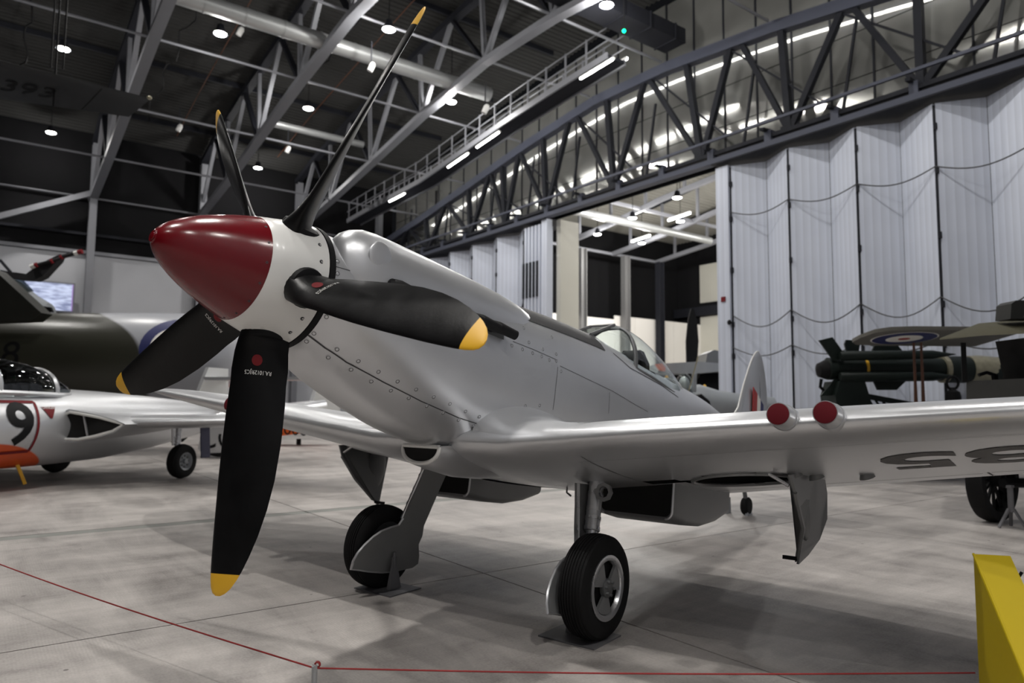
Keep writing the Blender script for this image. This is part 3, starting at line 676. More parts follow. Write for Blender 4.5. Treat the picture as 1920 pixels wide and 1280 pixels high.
# spinner
def spr(x): u = max(0, min(1, (.095 - x) / .79)); return .362 * (1 - u ** 1.2) ** .55
prof_s = [(x, spr(x)) for x in [-.695 + .0015, -.69, -.68, -.66, -.63, -.59, -.54, -.48, -.41, -.33, -.27, -.215]]
sp = B().lathe([(-.215, spr(-.215) - .001)] + [(x, spr(x)) for x in (-.214, -.15, -.08, 0, .05, .095)] + [(.1, .35)], (0, 0, 0), (1, 0, 0), 64).done('spinner', white_p, fx, AX)
B().lathe(prof_s, (0, 0, 0), (1, 0, 0), 64).done('nose_cap', red_p, sp, AX, label='red front half of the spinner')
B().lathe([(-.003, .012), (.0, .02), (.003, .021), (.004, .026), (.002, .03), (.008, .036)], (-.694, 0, 0), (1, 0, 0), 20).done('nose_boss', red_p, sp, AX)
B().lathe([(.095, .345), (.1, .366), (.135, .368), (.14, .345)], (0, 0, 0), (1, 0, 0), 64).done('backplate_ring', black, fx, AX, label='black band behind the spinner')
PHI = -.5529
me_sc = B().lathe([(-.004, .011), (.003, .011), (.003, .006), (-.002, .005)], (0, 0, 0), (0, 0, 1), 10).mesh('spinner_screw', [seamm])
for k in range(20):
    a = PHI + 2 * pi * (k + .5) / 20
    for x in (.045,):
        nrm = V((0.25, sin(a), cos(a))).normalized(); p = V((x, sin(a) * spr(x), cos(a) * spr(x)))
        o = link('spinner_screw', me_sc, sp); o.matrix_local = WMX[fx].inverted() @ AX @ Matrix.Translation(p) @ nrm.to_track_quat('Z', 'Y').to_matrix().to_4x4()
for k in range(16):
    a = PHI + 2 * pi * (k + .3) / 16; x = -.235
    nrm = V((-.4, sin(a), cos(a))).normalized(); p = V((x, sin(a) * spr(x), cos(a) * spr(x)))
    o = link('spinner_screw', me_sc, sp); o.matrix_local = WMX[fx].inverted() @ AX @ Matrix.Translation(p) @ nrm.to_track_quat('Z', 'Y').to_matrix().to_4x4() @ Matrix.Scale(.6, 4)
# blades
RB = 1.676
CH = [(.30, .25, -.125, .15), (.36, .27, -.137, .115), (.42, .285, -.148, .08), (.52, .315, -.158, .052), (.7, .335, -.16, .042), (.9, .345, -.158, .036), (1.1, .335, -.15, .03), (1.25, .31, -.142, .027), (1.38, .275, -.135, .024), (1.48, .235, -.128, .021), (1.55, .20, -.122, .019), (1.60, .165, -.115, .016), (1.64, .125, -.105, .013), (1.664, .08, -.09, .01), (1.676, .03, -.068, .006)]
def blade_pt(a, r, c, up):
    for (r0, *p0), (r1, *p1) in zip(CH, CH[1:]):
        if r <= r1 + 1e-9: break
    t = (r - r0) / (r1 - r0); ch, le, th = [u + (v_ - u) * t for u, v_ in zip(p0, p1)]
    beta = R(48 - 28 * (r - .3) / 1.37)
    q = le + ch * c
    yt = th * (sqrt(max(0, c)) * 2.0 * (1 - c) * .75 + .15 * sin(pi * c)) * (1 if up else -.55)
    rr_, tt = V((0, sin(a), cos(a))), V((0, cos(a), -sin(a)))
    cd = V((sin(beta), 0, 0)) + tt * cos(beta); nd = V((-cos(beta), 0, 0)) + tt * sin(beta)
    return rr_ * r + cd * q * (1 - .09 * min(1, max(0, (r - .4) * 5))) + nd * yt
for k in range(5):
    a = PHI + 2 * pi * k / 5
    def bring(r, n=12): return [blade_pt(a, r, .5 - .5 * cos(pi * i / n), True) for i in range(n + 1)] + [blade_pt(a, r, .5 - .5 * cos(pi * i / n), False) for i in range(n - 1, 0, -1)]
    rr = [.30, .33, .36, .39, .42, .47, .52, .6, .7, .8, .9, 1.0, 1.1, 1.18, 1.25, 1.32, 1.38, 1.43, 1.48, 1.515, 1.545, 1.57]
    bl = B().loft([bring(r) for r in rr]).done('propeller_blade', blade_m, fx, AX, sharp=50)
    B().loft([bring(r) for r in (1.57, 1.585, 1.6, 1.62, 1.64, 1.655, 1.664, 1.671, 1.676)]).done('blade_tip', yellow, bl, AX, label='yellow painted blade tip')
    rd = V((0, sin(a), cos(a)))
    B().lathe([(.26, .108), (.335, .11), (.35, .104), (.356, .08)], (0.0, 0, 0), rd, 28).done('root_collar', black, bl, AX)
    # markings on the face that shows below and beside the hub
    dot = [blade_pt(a, .475 + .03 * sin(2 * pi * i / 20), .47 + .03 / .32 * cos(2 * pi * i / 20), True) for i in range(20)]
    nd = V((-cos(R(44)), 0, 0)) + V((0, cos(a), -sin(a))) * sin(R(44))
    bq = B(); bq.poly([p + nd * .003 for p in dot]); bq.done('marking_dot', markred, bl, AX, label='red dot near the blade root')
    text('marking', 'RA.10129/JC5', .032, mark_wht, bl, lambda u, v_: WMX[fx].inverted() @ (AX @ (blade_pt(a, .54 + v_, .5 - u * .82 / .32, True) + nd * .004)), .03, 'small white lettering across the blade')
# rocker cover fairings
for sd in (-1, 1):
    st = [(.17, .03, .215), (.185, .075, .215), (.22, .115, .22), (.27, .143, .225), (.34, .165, .23), (.44, .175, .232), (.6, .175, .236), (.9, .172, .242), (1.3, .166, .248), (1.6, .157, .25), (1.85, .14, .25), (2.0, .115, .248), (2.08, .08, .245), (2.11, .03, .24)]
    b_ = B(); b_.loft([[V((x, sd * (.235 + r * .985 * cos(2 * pi * k / 32) * 1), z - .09 * r / .175 + r * 1.52 * sin(2 * pi * k / 32))) for k in range(32)] for x, r, z in st])
    for f in b_.bm.faces:
        c = f.calc_center_median()
        if abs(c.y) < .226 and c.z > .2 and .3 < c.x < 2.0: f.material_index = 1
    b_.done('engine_fairing', [silver, antig], fx, AX, sharp=60)
    pc_ = V((.40, sd * .392, .235)); B().ell(pc_, (.085, .012, .085), 24, 12).done('circular_cover', silver, fx, AX)
    # exhaust stubs
    for i in range(6):
        x = .50 + .182 * i; p, n = fsurf(x, .085, sd, -.02)
        q = p + n * .07 + V((.05, 0, -.005)); e_ = q + V((.15, sd * .035, -.02))
        ex = B().tube([p, p + n * .045 + V((.012, 0, 0)), q, (q + e_) / 2, e_], [.04, .041, .04, .036, .034], 14).done('exhaust_stub', black, fx, AX)
    b_ = B(); b_.loft([[fsurf(x, z, sd, .006)[0] for z in (.03, .06, .10, .135)] for x in [.42 + .05 * i for i in range(24)]], False, False); b_.done('exhaust_plate', dark_silver, fx, AX)
def ribbon(name, pts, w=.0045, sd=-1, mat=seamm, lab=None):   # open joint between skin panels
    b_ = B(); rows = []
    for i, (x, z) in enumerate(pts):
        a = pts[max(i - 1, 0)]; c = pts[min(i + 1, len(pts) - 1)]; d = V((c[0] - a[0], 0, c[1] - a[1])).normalized(); o = V((-d.z, 0, d.x)) * w / 2
        rows.append([fsurf(x + o.x, z + o.z, sd, .0015)[0], fsurf(x - o.x, z - o.z, sd, .0015)[0]])
    b_.loft(rows, False, False); return b_.done(name, mat, fx, AX, lab)
def dens(pts, n=10):
    out = []
    for a, c in zip(pts, pts[1:]): out += [(a[0] + (c[0] - a[0]) * i / n, a[1] + (c[1] - a[1]) * i / n) for i in range(n)]
    return out + [pts[-1]]
def pxs(lst):
    o = []
    for p in lst:
        h = hit(*p)
        if h: o.append((h.x, h.z))
    return o
low = pxs([(577, 628), (610, 652), (650, 679), (720, 717), (790, 752), (860, 783), (922, 803)])
upper = pxs([(630, 500), (680, 514), (712, 528)])
side = pxs([(962, 640), (1000, 655), (1045, 675)]); side2 = pxs([(1050, 686), (1100, 710), (1148, 733), (1190, 758), (1215, 772)])
vert = pxs([(1046, 688), (1042, 725), (1037, 768)]); vert2 = pxs([(1143, 735), (1141, 775)])
for sd in (-1, 1):
    for l in (low, upper, side, side2, vert, vert2):
        if len(l) > 1: ribbon('panel_seam', dens(l), sd=sd, w=.006 if l is low else .004)
me_f = B(); me_f.mi = 0; me_f.lathe([(.0, .0150), (.0015, .0145), (.0015, .0125)], (0, 0, 0), (0, 0, 1), 14, False); me_f.mi = 1; me_f.lathe([(.0014, .0125), (.0010, .009)], (0, 0, 0), (0, 0, 1), 14, False); me_f.mi = 0; me_f.lathe([(.0008, .009), (.0016, .007), (.0016, .002)], (0, 0, 0), (0, 0, 1), 14, True)
me_f = me_f.mesh('fastener', [silver, seamm])
def fast(px, py, s=1.0):
    h = hit(px, py)
    if not h: return
    for sd in (-1, 1):
        p, n = fsurf(h.x, h.z, sd, .001)
        o = link('fastener', me_f, fx); o.matrix_local = WMX[fx].inverted() @ AX @ Matrix.Translation(p) @ n.to_track_quat('Z', 'X').to_matrix().to_4x4() @ Matrix.Scale(s, 4)
for p in [(612, 594), (589, 625), (575, 640), (632, 655), (616, 670), (672, 677), (658, 693), (710, 697), (696, 715), (746, 715), (733, 732), (780, 730), (767, 746), (813, 744), (800, 761), (844, 757), (831, 774), (873, 771), (860, 787), (899, 781), (888, 798), (926, 792), (633, 490), (633, 513),
          (700, 516), (722, 492), (757, 508), (788, 522), (819, 536), (848, 549), (875, 563), (901, 574), (926, 584), (950, 594), (982, 615), (965, 630), (980, 655), (960, 648), (999, 662), (1016, 668), (1030, 675), (1043, 677), (1052, 696), (985, 761), (1012, 760), (955, 773), (1035, 632), (992, 642), (1018, 655), (1043, 664)]: fast(*p)
# windscreen and canopy
HO = [V((3.70 + .09 * (1 - abs(c)), .315 * c, .30 + .43 * (1 - abs(c) ** 2.2) ** .5)) for c in [-1, -.97, -.9, -.78, -.6, -.4, -.2, 0, .2, .4, .6, .78, .9, .97, 1]]
fa, fb, fc, fd = V((3.12, -.15, .485)), V((3.12, .15, .485)), V((3.56, .13, .695)), V((3.56, -.13, .695))
ws = B().tube(HO, .018, 8).done('windscreen_frame', dark_silver, fx, AX)
B().tube([fa, fd], .016, 6).done('frame_bar', dark_silver, ws, AX); B().tube([fb, fc], .016, 6).done('frame_bar', dark_silver, ws, AX); B().tube([fd, fc], .014, 6).done('frame_bar', dark_silver, ws, AX); B().tube([fa, fb], .014, 6).done('frame_bar', dark_silver, ws, AX)
bq = B(); bq.poly([fa, fb, fc, fd]); bq.done('windscreen_pane', glass_d, ws, AX)
bq = B(); bq.poly([fd, fc] + [HO[i] for i in (9, 7, 5)]); bq.done('windscreen_pane', glass, ws, AX)
for sd in (-1, 1):
    hs = [HO[i] for i in ((0, 1, 2, 3, 4, 5) if sd < 0 else (14, 13, 12, 11, 10, 9))]
    a_, d_ = (fa, fd) if sd < 0 else (fb, fc)
    bq = B(); bq.poly([a_] + hs + [d_]); bq.done('windscreen_pane', glass, ws, AX)
    B().tube([a_, hs[0]], .012, 6).done('frame_bar', dark_silver, ws, AX)
CN = [(3.72, .73, .315, .30), (3.85, .75, .32, .29), (4.05, .735, .32, .28), (4.3, .69, .315, .26), (4.55, .625, .30, .24), (4.8, .545, .27, .24), (5.0, .475, .21, .28), (5.12, .44, .12, .36)]
def cring(x, zt, w, zb, n=20): return [V((x, w * (-cos(pi * k / n)) if True else 0, zb + (zt - zb) * sin(pi * k / n) ** .82)) for k in range(n + 1)]
cn = B().loft([cring(*c) for c in CN], False, False).done('canopy', glass, fx, AX, sharp=70)
for sd in (-1, 1): B().tube([V((x, sd * (w + .004), zb)) for x, zt, w, zb in CN], .016, 8).done('canopy_rail', dark_silver, cn, AX)
B().tube(cring(*CN[0]), .014, 8).done('canopy_hoop', dark_silver, cn, AX)
B().tube(cring(*CN[-2]), .012, 6).done('canopy_hoop', silver, cn, AX)
B().loft([[V((x, sd * w, z)) for sd, w, z in ((-1, .2, .2), (-1, .17, .47), (-1, .1, .6), (1, .1, .6), (1, .17, .47), (1, .2, .2))] for x in (4.18, 4.26)]).done('seat_back', black, fx, AX)
B().ell((4.14, 0, .5), (.07, .12, .09)).done('head_rest', fabric, fx, AX); B().box((3.5, 0, .44), (.12, .16, .12)).done('gunsight', black, fx, AX)
B().box((3.85, 0, .05), (1.1, .4, .3)).done('cockpit_floor', black, fx, AX); B().box((3.36, 0, .3), (.03, .44, .26)).done('instrument_panel', black, fx, AX)
for sd in (-1, 1):
    l = dens(pxs([(1150, 662), (1182, 690), (1240, 722), (1272, 745)]), 8)
    ribbon('canopy_seam', l, sd=sd, w=.012)

# wings
HS = 5.8
def wle(s): return 1.42 + 1.0 * (1 - sqrt(max(0, 1 - (s / HS) ** 2)))
def wte(s): return 3.98 - 1.5 * (1 - sqrt(max(0, 1 - (s / HS) ** 2.3)))
def wp(sd, s, c, up, g=0):
    s = min(s, HS * .9995); x0, x1 = wle(s), wte(s); ch = x1 - x0; th = .135 - .055 * s / HS
    yt = 5 * th * (.2969 * sqrt(c) - .126 * c - .3516 * c * c + .2843 * c ** 3 - .1036 * c ** 4); cb = .014 * (2 * .25 * c - c * c) / .0625 if c < .25 else .014 / .5625 * (.5 + .5 * c - c * c)
    z = -.69 + max(0, s - .6) * .100 - c * ch * (.066 - .013 * s) + ch * (cb + (yt if up else -yt)) + (g if up else -g)
    return V((x0 + ch * c, sd * s, z))
SP = [.0, .3, .6, .8, 1.0] + [1.0 + 4.3 * k / 60 for k in range(1, 61)] + [5.38, 5.46, 5.54, 5.62, 5.68, 5.73, 5.765, 5.79, 5.799]
CC = [.5 - .5 * cos(pi * i / 44) for i in range(45)]
def inwell(p):
    x, s = p.x, abs(p.y)
    return (x - 2.68) ** 2 + (s - 1.75) ** 2 < .33 ** 2 or (.72 < s < 1.75 and abs(x - 2.42 - (s - .8) * .27) < .085)
for sd in (-1, 1):
    b_ = B(); b_.loft([[wp(sd, s, c, True) for c in reversed(CC)] + [wp(sd, s, c, False) for c in CC[1:-1]] for s in SP])
    for f in list(b_.bm.faces):
        c = f.calc_center_median(); s = abs(c.y)
        if s > .65 and inwell(c) and c.z < wp(sd, s, min(1, max(0, (c.x - wle(s)) / (wte(s) - wle(s)))), True).z - .1: b_.bm.faces.remove(f)
    wg = b_.done('wing', silver, fx, AX, sharp=60)
    # wheel bay rim and lining
    def lowz(x, s): return wp(sd, s, min(1, max(0, (x - wle(s)) / (wte(s) - wle(s)))), False)
    rim = [lowz(2.68 + .34 * cos(2 * pi * k / 30), 1.75 + .34 * sin(2 * pi * k / 30)) + V((0, 0, -.004)) for k in range(31)]
    B().tube(rim, .014, 6).done('bay_rim', silver_dull, wg, AX)
    B().lathe([(0, .35), (.12, .35), (.121, .0)], lowz(2.68, 1.75) + V((0, 0, -.005)), (0, -sd * .1, 1), 24, False).done('bay_lining', voidm, wg, AX)
    B().loft([[lowz(2.42 + (s - .8) * .27 + dx, s) + V((0, 0, dz)) for dx, dz in ((-.1, 0), (-.1, .1), (.1, .1), (.1, 0))] for s in (.72, 1.1, 1.5)], False, False).done('leg_bay_lining', voidm, wg, AX)
    for yy, (px, py) in ((0, (1459, 776)), (1, (1547, 773))):
        f0 = apl(px, py, 0, 1.40); f0.y = sd * abs(f0.y); e0 = V((1.60, f0.y, f0.z - .004))
        cs = B().lathe([(0, .052), (.0, .058), (.03, .06), (.1, .062), (.13, .064), (.24, .066)], f0, (e0 - f0), 28).done('cannon_stub', silver, wg, AX)
        B().lathe([(-.006, .047), (-.004, .053), (.01, .056)], f0, (e0 - f0), 28).done('muzzle_cover', redcap, cs, AX, label='red cover on a short gun barrel')
        B().lathe([(0, .067), (.016, .068)], f0 + (e0 - f0) * .45, (e0 - f0), 28).done('clamp_band', silver, cs, AX)
    # control surface joints, seen from below and above
    def wrib(name, pts, up, w=.012):
        rows = []
        for i, (s, c) in enumerate(pts):
            a = wp(sd, *pts[max(i - 1, 0)], up); e_ = wp(sd, *pts[min(i + 1, len(pts) - 1)], up); d = (e_ - a).normalized(); o = d.cross(V((0, 0, 1))).normalized() * w / 2
            p = wp(sd, s, c, up, .003); rows.append([p + o, p - o])
        bq = B(); bq.loft(rows, False, False); bq.done(name, seamm, wg, AX)
    for up in (True, False):
        wrib('flap_joint', [(.9 + (3.05 - .9) * k / 16, .80) for k in range(17)], up)
        wrib('aileron_joint', [(3.1 + (5.1 - 3.1) * k / 16, .78) for k in range(17)], up)
        wrib('aileron_joint', [(3.08, .79 + .2 * k / 5) for k in range(6)], up)
        wrib('leading_edge_joint', [(1.05 + 4.3 * k / 24, .075 if up else .10) for k in range(25)], up, .004)
        for s in (1.12,): wrib('panel_joint', [(s, .06 + .7 * k / 12) for k in range(13)], up, .004)
    for s, c in ((2.46, .58), (2.2, .5), (2.12, .42)):
        p = wp(sd, s, c, False); B().lathe([(-.05, .02), (.02, .05)], p, V((.4, sd * .3, -1)) * 1, 10).done('blister', silver_dull, wg, AX)
    # serial number under the wing
    bm = text_pts('VN485', 1.0, .08, .02); xs_ = [v.co.x for v in bm.verts]; ys_ = [v.co.y for v in bm.verts]; kx = 2.45 / (max(xs_) - min(xs_)); ky = .60 / (max(ys_) - min(ys_))
    cx_, cy_ = (max(xs_) + min(xs_)) / 2, (max(ys_) + min(ys_)) / 2
    for v in bm.verts:
        u, w_ = (v.co.x - cx_) * kx, (v.co.y - cy_) * ky; s = 3.88 - u; x = 2.36 + w_
        s = 3.88 - u if sd < 0 else 3.88 + u
        if sd > 0: x = 2.36 + w_
        v.co = wp(sd, s, (x - wle(s)) / (wte(s) - wle(s)), False, .003)
    bq = B(); bq.bm.free(); bq.bm = bm; bq.done('serial_number', mark_grey, wg, AX, label='dark grey serial number under the wing')
    # root fillet: the section swells as it meets the fuselage
    rings = []
    for k in range(12):
        sf = 1.12 - .80 * k / 11; q = (k / 11) ** 2.2; r_ = []
        for c, up in [(c, True) for c in reversed(CC)] + [(c, False) for c in CC[1:-1]]:
            p = wp(sd, max(sf, .42), c, up, .002); p.y = sd * sf; mid = wp(sd, max(sf, .42), c, True) * .5 + wp(sd, max(sf, .42), c, False) * .5
            hgt = p.z - mid.z; p.z = mid.z + hgt * (1 + (1.15 * q if up else .10 * q)) + (.015 * q if up else 0); p.x += .05 * q * (1 - c) * (1 if c < .5 else 0)
            r_.append(p)
        rings.append(r_)
    B().loft(rings, True, False).done('wing_fillet', silver, fx, AX, sharp=80)
    # undercarriage
    nn = V((-.174, 0, .985)); tl = V((.985, 0, .174))
    ct = V((2.126, sd * 1.0195, -1.841)); wc = ct + nn * .331
    lt = V((2.36, sd * .80, -.66)); lb = V((2.13, sd * .915, -1.50))
    lg = B().tube([lt, lt + (lb - lt) * .62], .052, 18).done('undercarriage_leg', silver, fx, AX)
    B().tube([lt + (lb - lt) * .62, lb], .04, 16).done('oleo_piston', chrome, lg, AX)
    for q_ in (.2, .32, .45, .52, .6): B().lathe([(-.012, .056), (.012, .056)], lt + (lb - lt) * q_, lb - lt, 18).done('collar', chrome, lg, AX)
    B().tube([lb, wc], .035, 12).done('axle', silver_dull, lg, AX)
    tb = lt + (lb - lt) * (.3 if sd < 0 else .12) + V((-.06, -sd * -.10, .0)); B().lathe([(-.012, .04), (-.012, .065), (.012, .065), (.012, .04)], tb, (1, 0, 0), 8, False).done('towing_eye', silver_dull, lg, AX)
    B().tube([lt + (lb - lt) * .3, tb - V((0, sd * .06, 0))], .022, 8).done('eye_lug', silver_dull, lg, AX)
    B().tube([lt + V((.05, -sd * .05, 0)), lb + V((.06, -sd * .04, .22))], .012, 6).done('brake_pipe', chrome, lg, AX)
    wh = B().lathe([(-.09, .2), (-.096, .235), (-.098, .27), (-.085, .302), (-.072, .316)] + [p for g in range(7) for p in ((-.066 + .0205 * g, .322 + .009 * (1 - (abs(g - 3) / 3.2) ** 2)), (-.054 + .0205 * g, .322 + .009 * (1 - (abs(g - 3) / 3.2) ** 2)), (-.052 + .0205 * g, .314 + .009 * (1 - (abs(g - 3) / 3.2) ** 2)), (-.048 + .0205 * g, .314 + .009 * (1 - (abs(g - 3) / 3.2) ** 2)))] + [(.085, .308), (.098, .27), (.096, .235), (.09, .2)], wc, (0, sd, 0), 48, False).done('wheel', rubber, fx, AX, sharp=30)
    B().lathe([(.086, .205), (.098, .205), (.1, .195), (.097, .172), (.085, .165), (.07, .16)], wc, (0, sd, 0), 40, False).done('wheel_rim', chrome, wh, AX)
    B().lathe([(.055, .168), (.06, .0)], wc, (0, sd, 0), 30, False).done('hub_well', black, wh, AX)
    for j in range(3):
        a0 = 2 * pi * j / 3 + .45; pl = [wc + V((cos(a0 + q_ * sp_) * r_ * .985, sd * .08, sin(a0 + q_ * sp_) * r_)) for r_, q_, sp_ in ((.05, -1, .5), (.165, -1, .55), (.165, -.4, .55), (.165, .4, .55), (.165, 1, .55), (.05, 1, .5))]
        B().prism(pl, V((0, .02, 0))).done('wheel_spoke', silver_dull, wh, AX)
    B().lathe([(.07, .062), (.1, .06), (.11, .03), (.112, 0)], wc, (0, sd, 0), 12, False).done('hub_cap', dark_silver, wh, AX)
    for j in range(6): B().lathe([(.1, .012), (.122, .01)], wc + V((.042 * cos(j), 0, .042 * sin(j))), (0, sd, 0), 6).done('hub_bolt', dark_silver, wh, AX)
    B().lathe([(-.09, .2), (-.05, .15), (-.05, 0)], wc, (0, sd, 0), 30, False).done('brake_drum', dark_silver, wh, AX)
    # fairing on the inboard side of leg and wheel
    def onfair(px, py):
        d = aray(px, py); f0 = AC.y - (.745 + (-.9 - AC.z) * .215); fd_ = d.y + d.z * .215
        return AC + d * (-f0 / fd_)
    ol = [onfair(*p) for p in [(797, 880), (838, 884), (822, 920), (807, 955), (794, 985), (791, 1004), (784, 1020), (785, 1042), (783, 1056), (772, 1064), (745, 1070), (715, 1072), (690, 1070), (672, 1067), (659, 1066), (663, 1052), (672, 1036), (684, 1022), (700, 1007), (716, 996), (734, 989), (748, 985), (757, 972), (768, 945), (782, 915)]]
    ol = [V((p.x, sd * p.y, p.z)) for p in ol]
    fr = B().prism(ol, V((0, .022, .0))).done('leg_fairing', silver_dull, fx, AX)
    B().tube(ol[10:23], .012, 6).done('fairing_edge', silver, fr, AX)
    B().tube([ol[22] + V((0, sd * .02, 0)), ol[0] + V((0, sd * .02, 0))], .012, 6).done('fairing_edge', chrome, fr, AX)
    # outboard door hanging below the wheel bay
    dp = [(2.38, 2.13, -.70), (2.60, 2.14, -.66), (2.85, 2.15, -.62), (3.06, 2.15, -.60), (3.08, 2.17, -.75), (3.07, 2.175, -.92), (3.03, 2.14, -1.06), (2.97, 2.085, -1.17), (2.92, 2.04, -1.235), (2.86, 2.06, -1.18), (2.66, 2.14, -1.00), (2.45, 2.145, -.80)]
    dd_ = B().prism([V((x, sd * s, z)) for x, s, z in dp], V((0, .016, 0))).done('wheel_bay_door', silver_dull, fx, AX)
    B().prism([V((2.8 + (x - 2.8) * .96, sd * (s - .014), z * .97 - .025)) for x, s, z in dp], V((0, .008, 0))).done('door_inner_skin', dark_silver, dd_, AX)
    B().ell((2.88, sd * 2.10, -.86), (.12, .022, .22), 16, 10).done('door_pressing', dark_silver, dd_, AX)
    B().tube([V((x, sd * s, z)) for x, s, z in dp[9:12]] , .014, 6).done('door_lip', silver_dull, dd_, AX)
    B().box((2.90, sd * 2.0, -1.2), (.06, .09, .025)).done('door_catch', black, dd_, AX)
    B().tube([V((2.42, sd * 1.80, -.60)), V((2.44, sd * 2.11, -.76))], .012, 8).done('door_strut', chrome, dd_, AX)
    # radiators
    def rr_(x, y0, y1, zt, zb, ro=.05, n=5):
        o = []
        for cy, cz, a0 in ((y1 - ro, zb + ro, -90), (y1 - .01, zt, 0), (y0 + .01, zt, 90), (y0 + ro, zb + ro, 180)):
            r_ = ro if cz != zt else .01
            o += [V((x, sd * (cy + r_ * cos(R(a0 + 90 * i / n))), cz + r_ * sin(R(a0 + 90 * i / n)))) for i in range(n + 1)]
        return o
    def wz(x): return wp(1, .95, min(1, max(0, (x - 1.42) / 2.5)), False).z + .035
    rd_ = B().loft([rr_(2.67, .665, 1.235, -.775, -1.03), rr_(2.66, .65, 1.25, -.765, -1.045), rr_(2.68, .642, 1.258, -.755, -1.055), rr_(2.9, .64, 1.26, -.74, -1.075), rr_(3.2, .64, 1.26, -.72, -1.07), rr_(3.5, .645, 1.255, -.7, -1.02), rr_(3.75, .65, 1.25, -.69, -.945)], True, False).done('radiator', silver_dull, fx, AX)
    B().tube(rr_(2.662, .652, 1.248, -.765, -1.045), .009, 6).done('radiator_lip', silver, rd_, AX)
    B().loft([rr_(2.67, .665, 1.235, -.775, -1.03), rr_(2.9, .66, 1.24, -.76, -1.05)], True, True).done('radiator_core', voidm, rd_, AX)
    # tailplane
    b_ = B(); rings = []
    for k in range(14):
        s = 1.62 * (1 - (1 - k / 13) ** 1.6); q_ = sqrt(max(0.0004, 1 - (s / 1.65) ** 2.6)); x0 = 7.05 + .75 * (1 - q_) ; x1 = 8.2 - .5 * (1 - q_)
        rings.append([V((x0 + (x1 - x0) * c, sd * s, .21 + u_ * 5 * .09 * (x1 - x0) * (.2969 * sqrt(c) - .126 * c - .3516 * c * c + .2843 * c ** 3 - .1036 * c ** 4))) for c, u_ in [(c, 1) for c in (1, .8, .55, .3, .12, .03, 0)] + [(c, -1) for c in (.03, .12, .3, .55, .8)]])
    b_.loft(rings); b_.done('tailplane', silver, fx, AX, sharp=60)
# chin intake
def chin(x, w, zt, zb, n=20): return [V((x, w * cos(pi + pi * k / n), zt + (zb - zt) * abs(sin(pi * k / n)) ** .75)) for k in range(n + 1)]
ci = B().loft([chin(1.36, .165, -.757, -.862), chin(1.345, .178, -.747, -.875), chin(1.37, .187, -.74, -.887), chin(1.5, .2, -.72, -.905), chin(1.7, .21, -.70, -.925), chin(1.95, .195, -.70, -.915), chin(2.2, .16, -.71, -.885), chin(2.45, .1, -.74, -.845), chin(2.62, .03, -.78, -.81)]).done('air_intake', silver, fx, AX, sharp=50)
B().loft([chin(1.343, .163, -.758, -.860), chin(1.75, .16, -.75, -.85)], True, True).done('intake_duct', voidm, ci, AX)
B().tube(chin(1.343, .171, -.752, -.868) + [V((1.343, -.171, -.752))], .014, 8).done('intake_lip', white_p, ci, AX); B().box((1.5, 0, -.80), (.2, .3, .012)).done('intake_vane', dark_silver, ci, AX)
# fin and rudder
FO = [(.30, 7.0, 8.42), (.45, 7.14, 8.47), (.55, 7.26, 8.48), (.72, 7.34, 8.48), (.9, 7.43, 8.45), (1.05, 7.53, 8.40), (1.18, 7.61, 8.34), (1.30, 7.70, 8.27), (1.38, 7.775, 8.21), (1.45, 7.86, 8.14), (1.485, 7.93, 8.08), (1.495, 7.98, 8.03)]
def finr(z, a, c, f0=0, f1=1):
    o = []
    L = c - a
    for i, s_ in [(q_, 1) for q_ in (1, .8, .6, .4, .2, .08, .02, 0)] + [(q_, -1) for q_ in (.02, .08, .2, .4, .6, .8)]:
        u = f0 + (f1 - f0) * i; o.append(V((a + L * u, s_ * .5 * .11 * L * 2.2 * (sqrt(u) * (1 - u) * .9 + .02), z)))
    return o
fn = B().loft([finr(*f) for f in FO]).done('fin', silver, fx, AX, sharp=60)
B().tube([V((8.02 + .2 * 0, -.045, .35)), V((8.0, -.04, .9)), V((7.98, -.02, 1.25))], .004, 4).done('rudder_joint', seamm, fn, AX)
B().tube([V((a, 0, z)) for z, a, c in FO], .012, 6).done('leading_edge', white_p, fn, AX)
for sd in (-1, 1):
    for x0, x1, mm in ((7.62, 7.79, rred), (7.79, 7.93, rwhite), (7.93, 8.06, rblue)):
        bq = B(); bq.prism([V((x0, sd * .075, .42)), V((x1, sd * .075, .42)), V((x1, sd * .072, .9 - (x1 - 7.62) * .4)), V((x0, sd * .072, .9 - (x0 - 7.62) * .4))], V((0, .012, 0))); bq.done('fin_flash', mm, fn, AX)
tw = B().lathe([(-.05, .06), (-.05, .1), (-.03, .12), (.03, .12), (.05, .1), (.05, .06)], V((7.76, 0, -.845)) + nn * .12, (0, 1, 0), 24).done('tail_wheel', rubber, fx, AX)
B().tube([V((7.74, 0, -.72)), V((7.62, 0, -.5)), V((7.5, 0, -.1))], .03, 8).done('tail_leg', dark_silver, fx, AX)
B().tube([V((2.55, -.42, -.80)), V((2.56, -.42, -.93)), V((2.62, -.42, -.95))], .008, 6).done('drain_pipe', silver_dull, fx, AX)
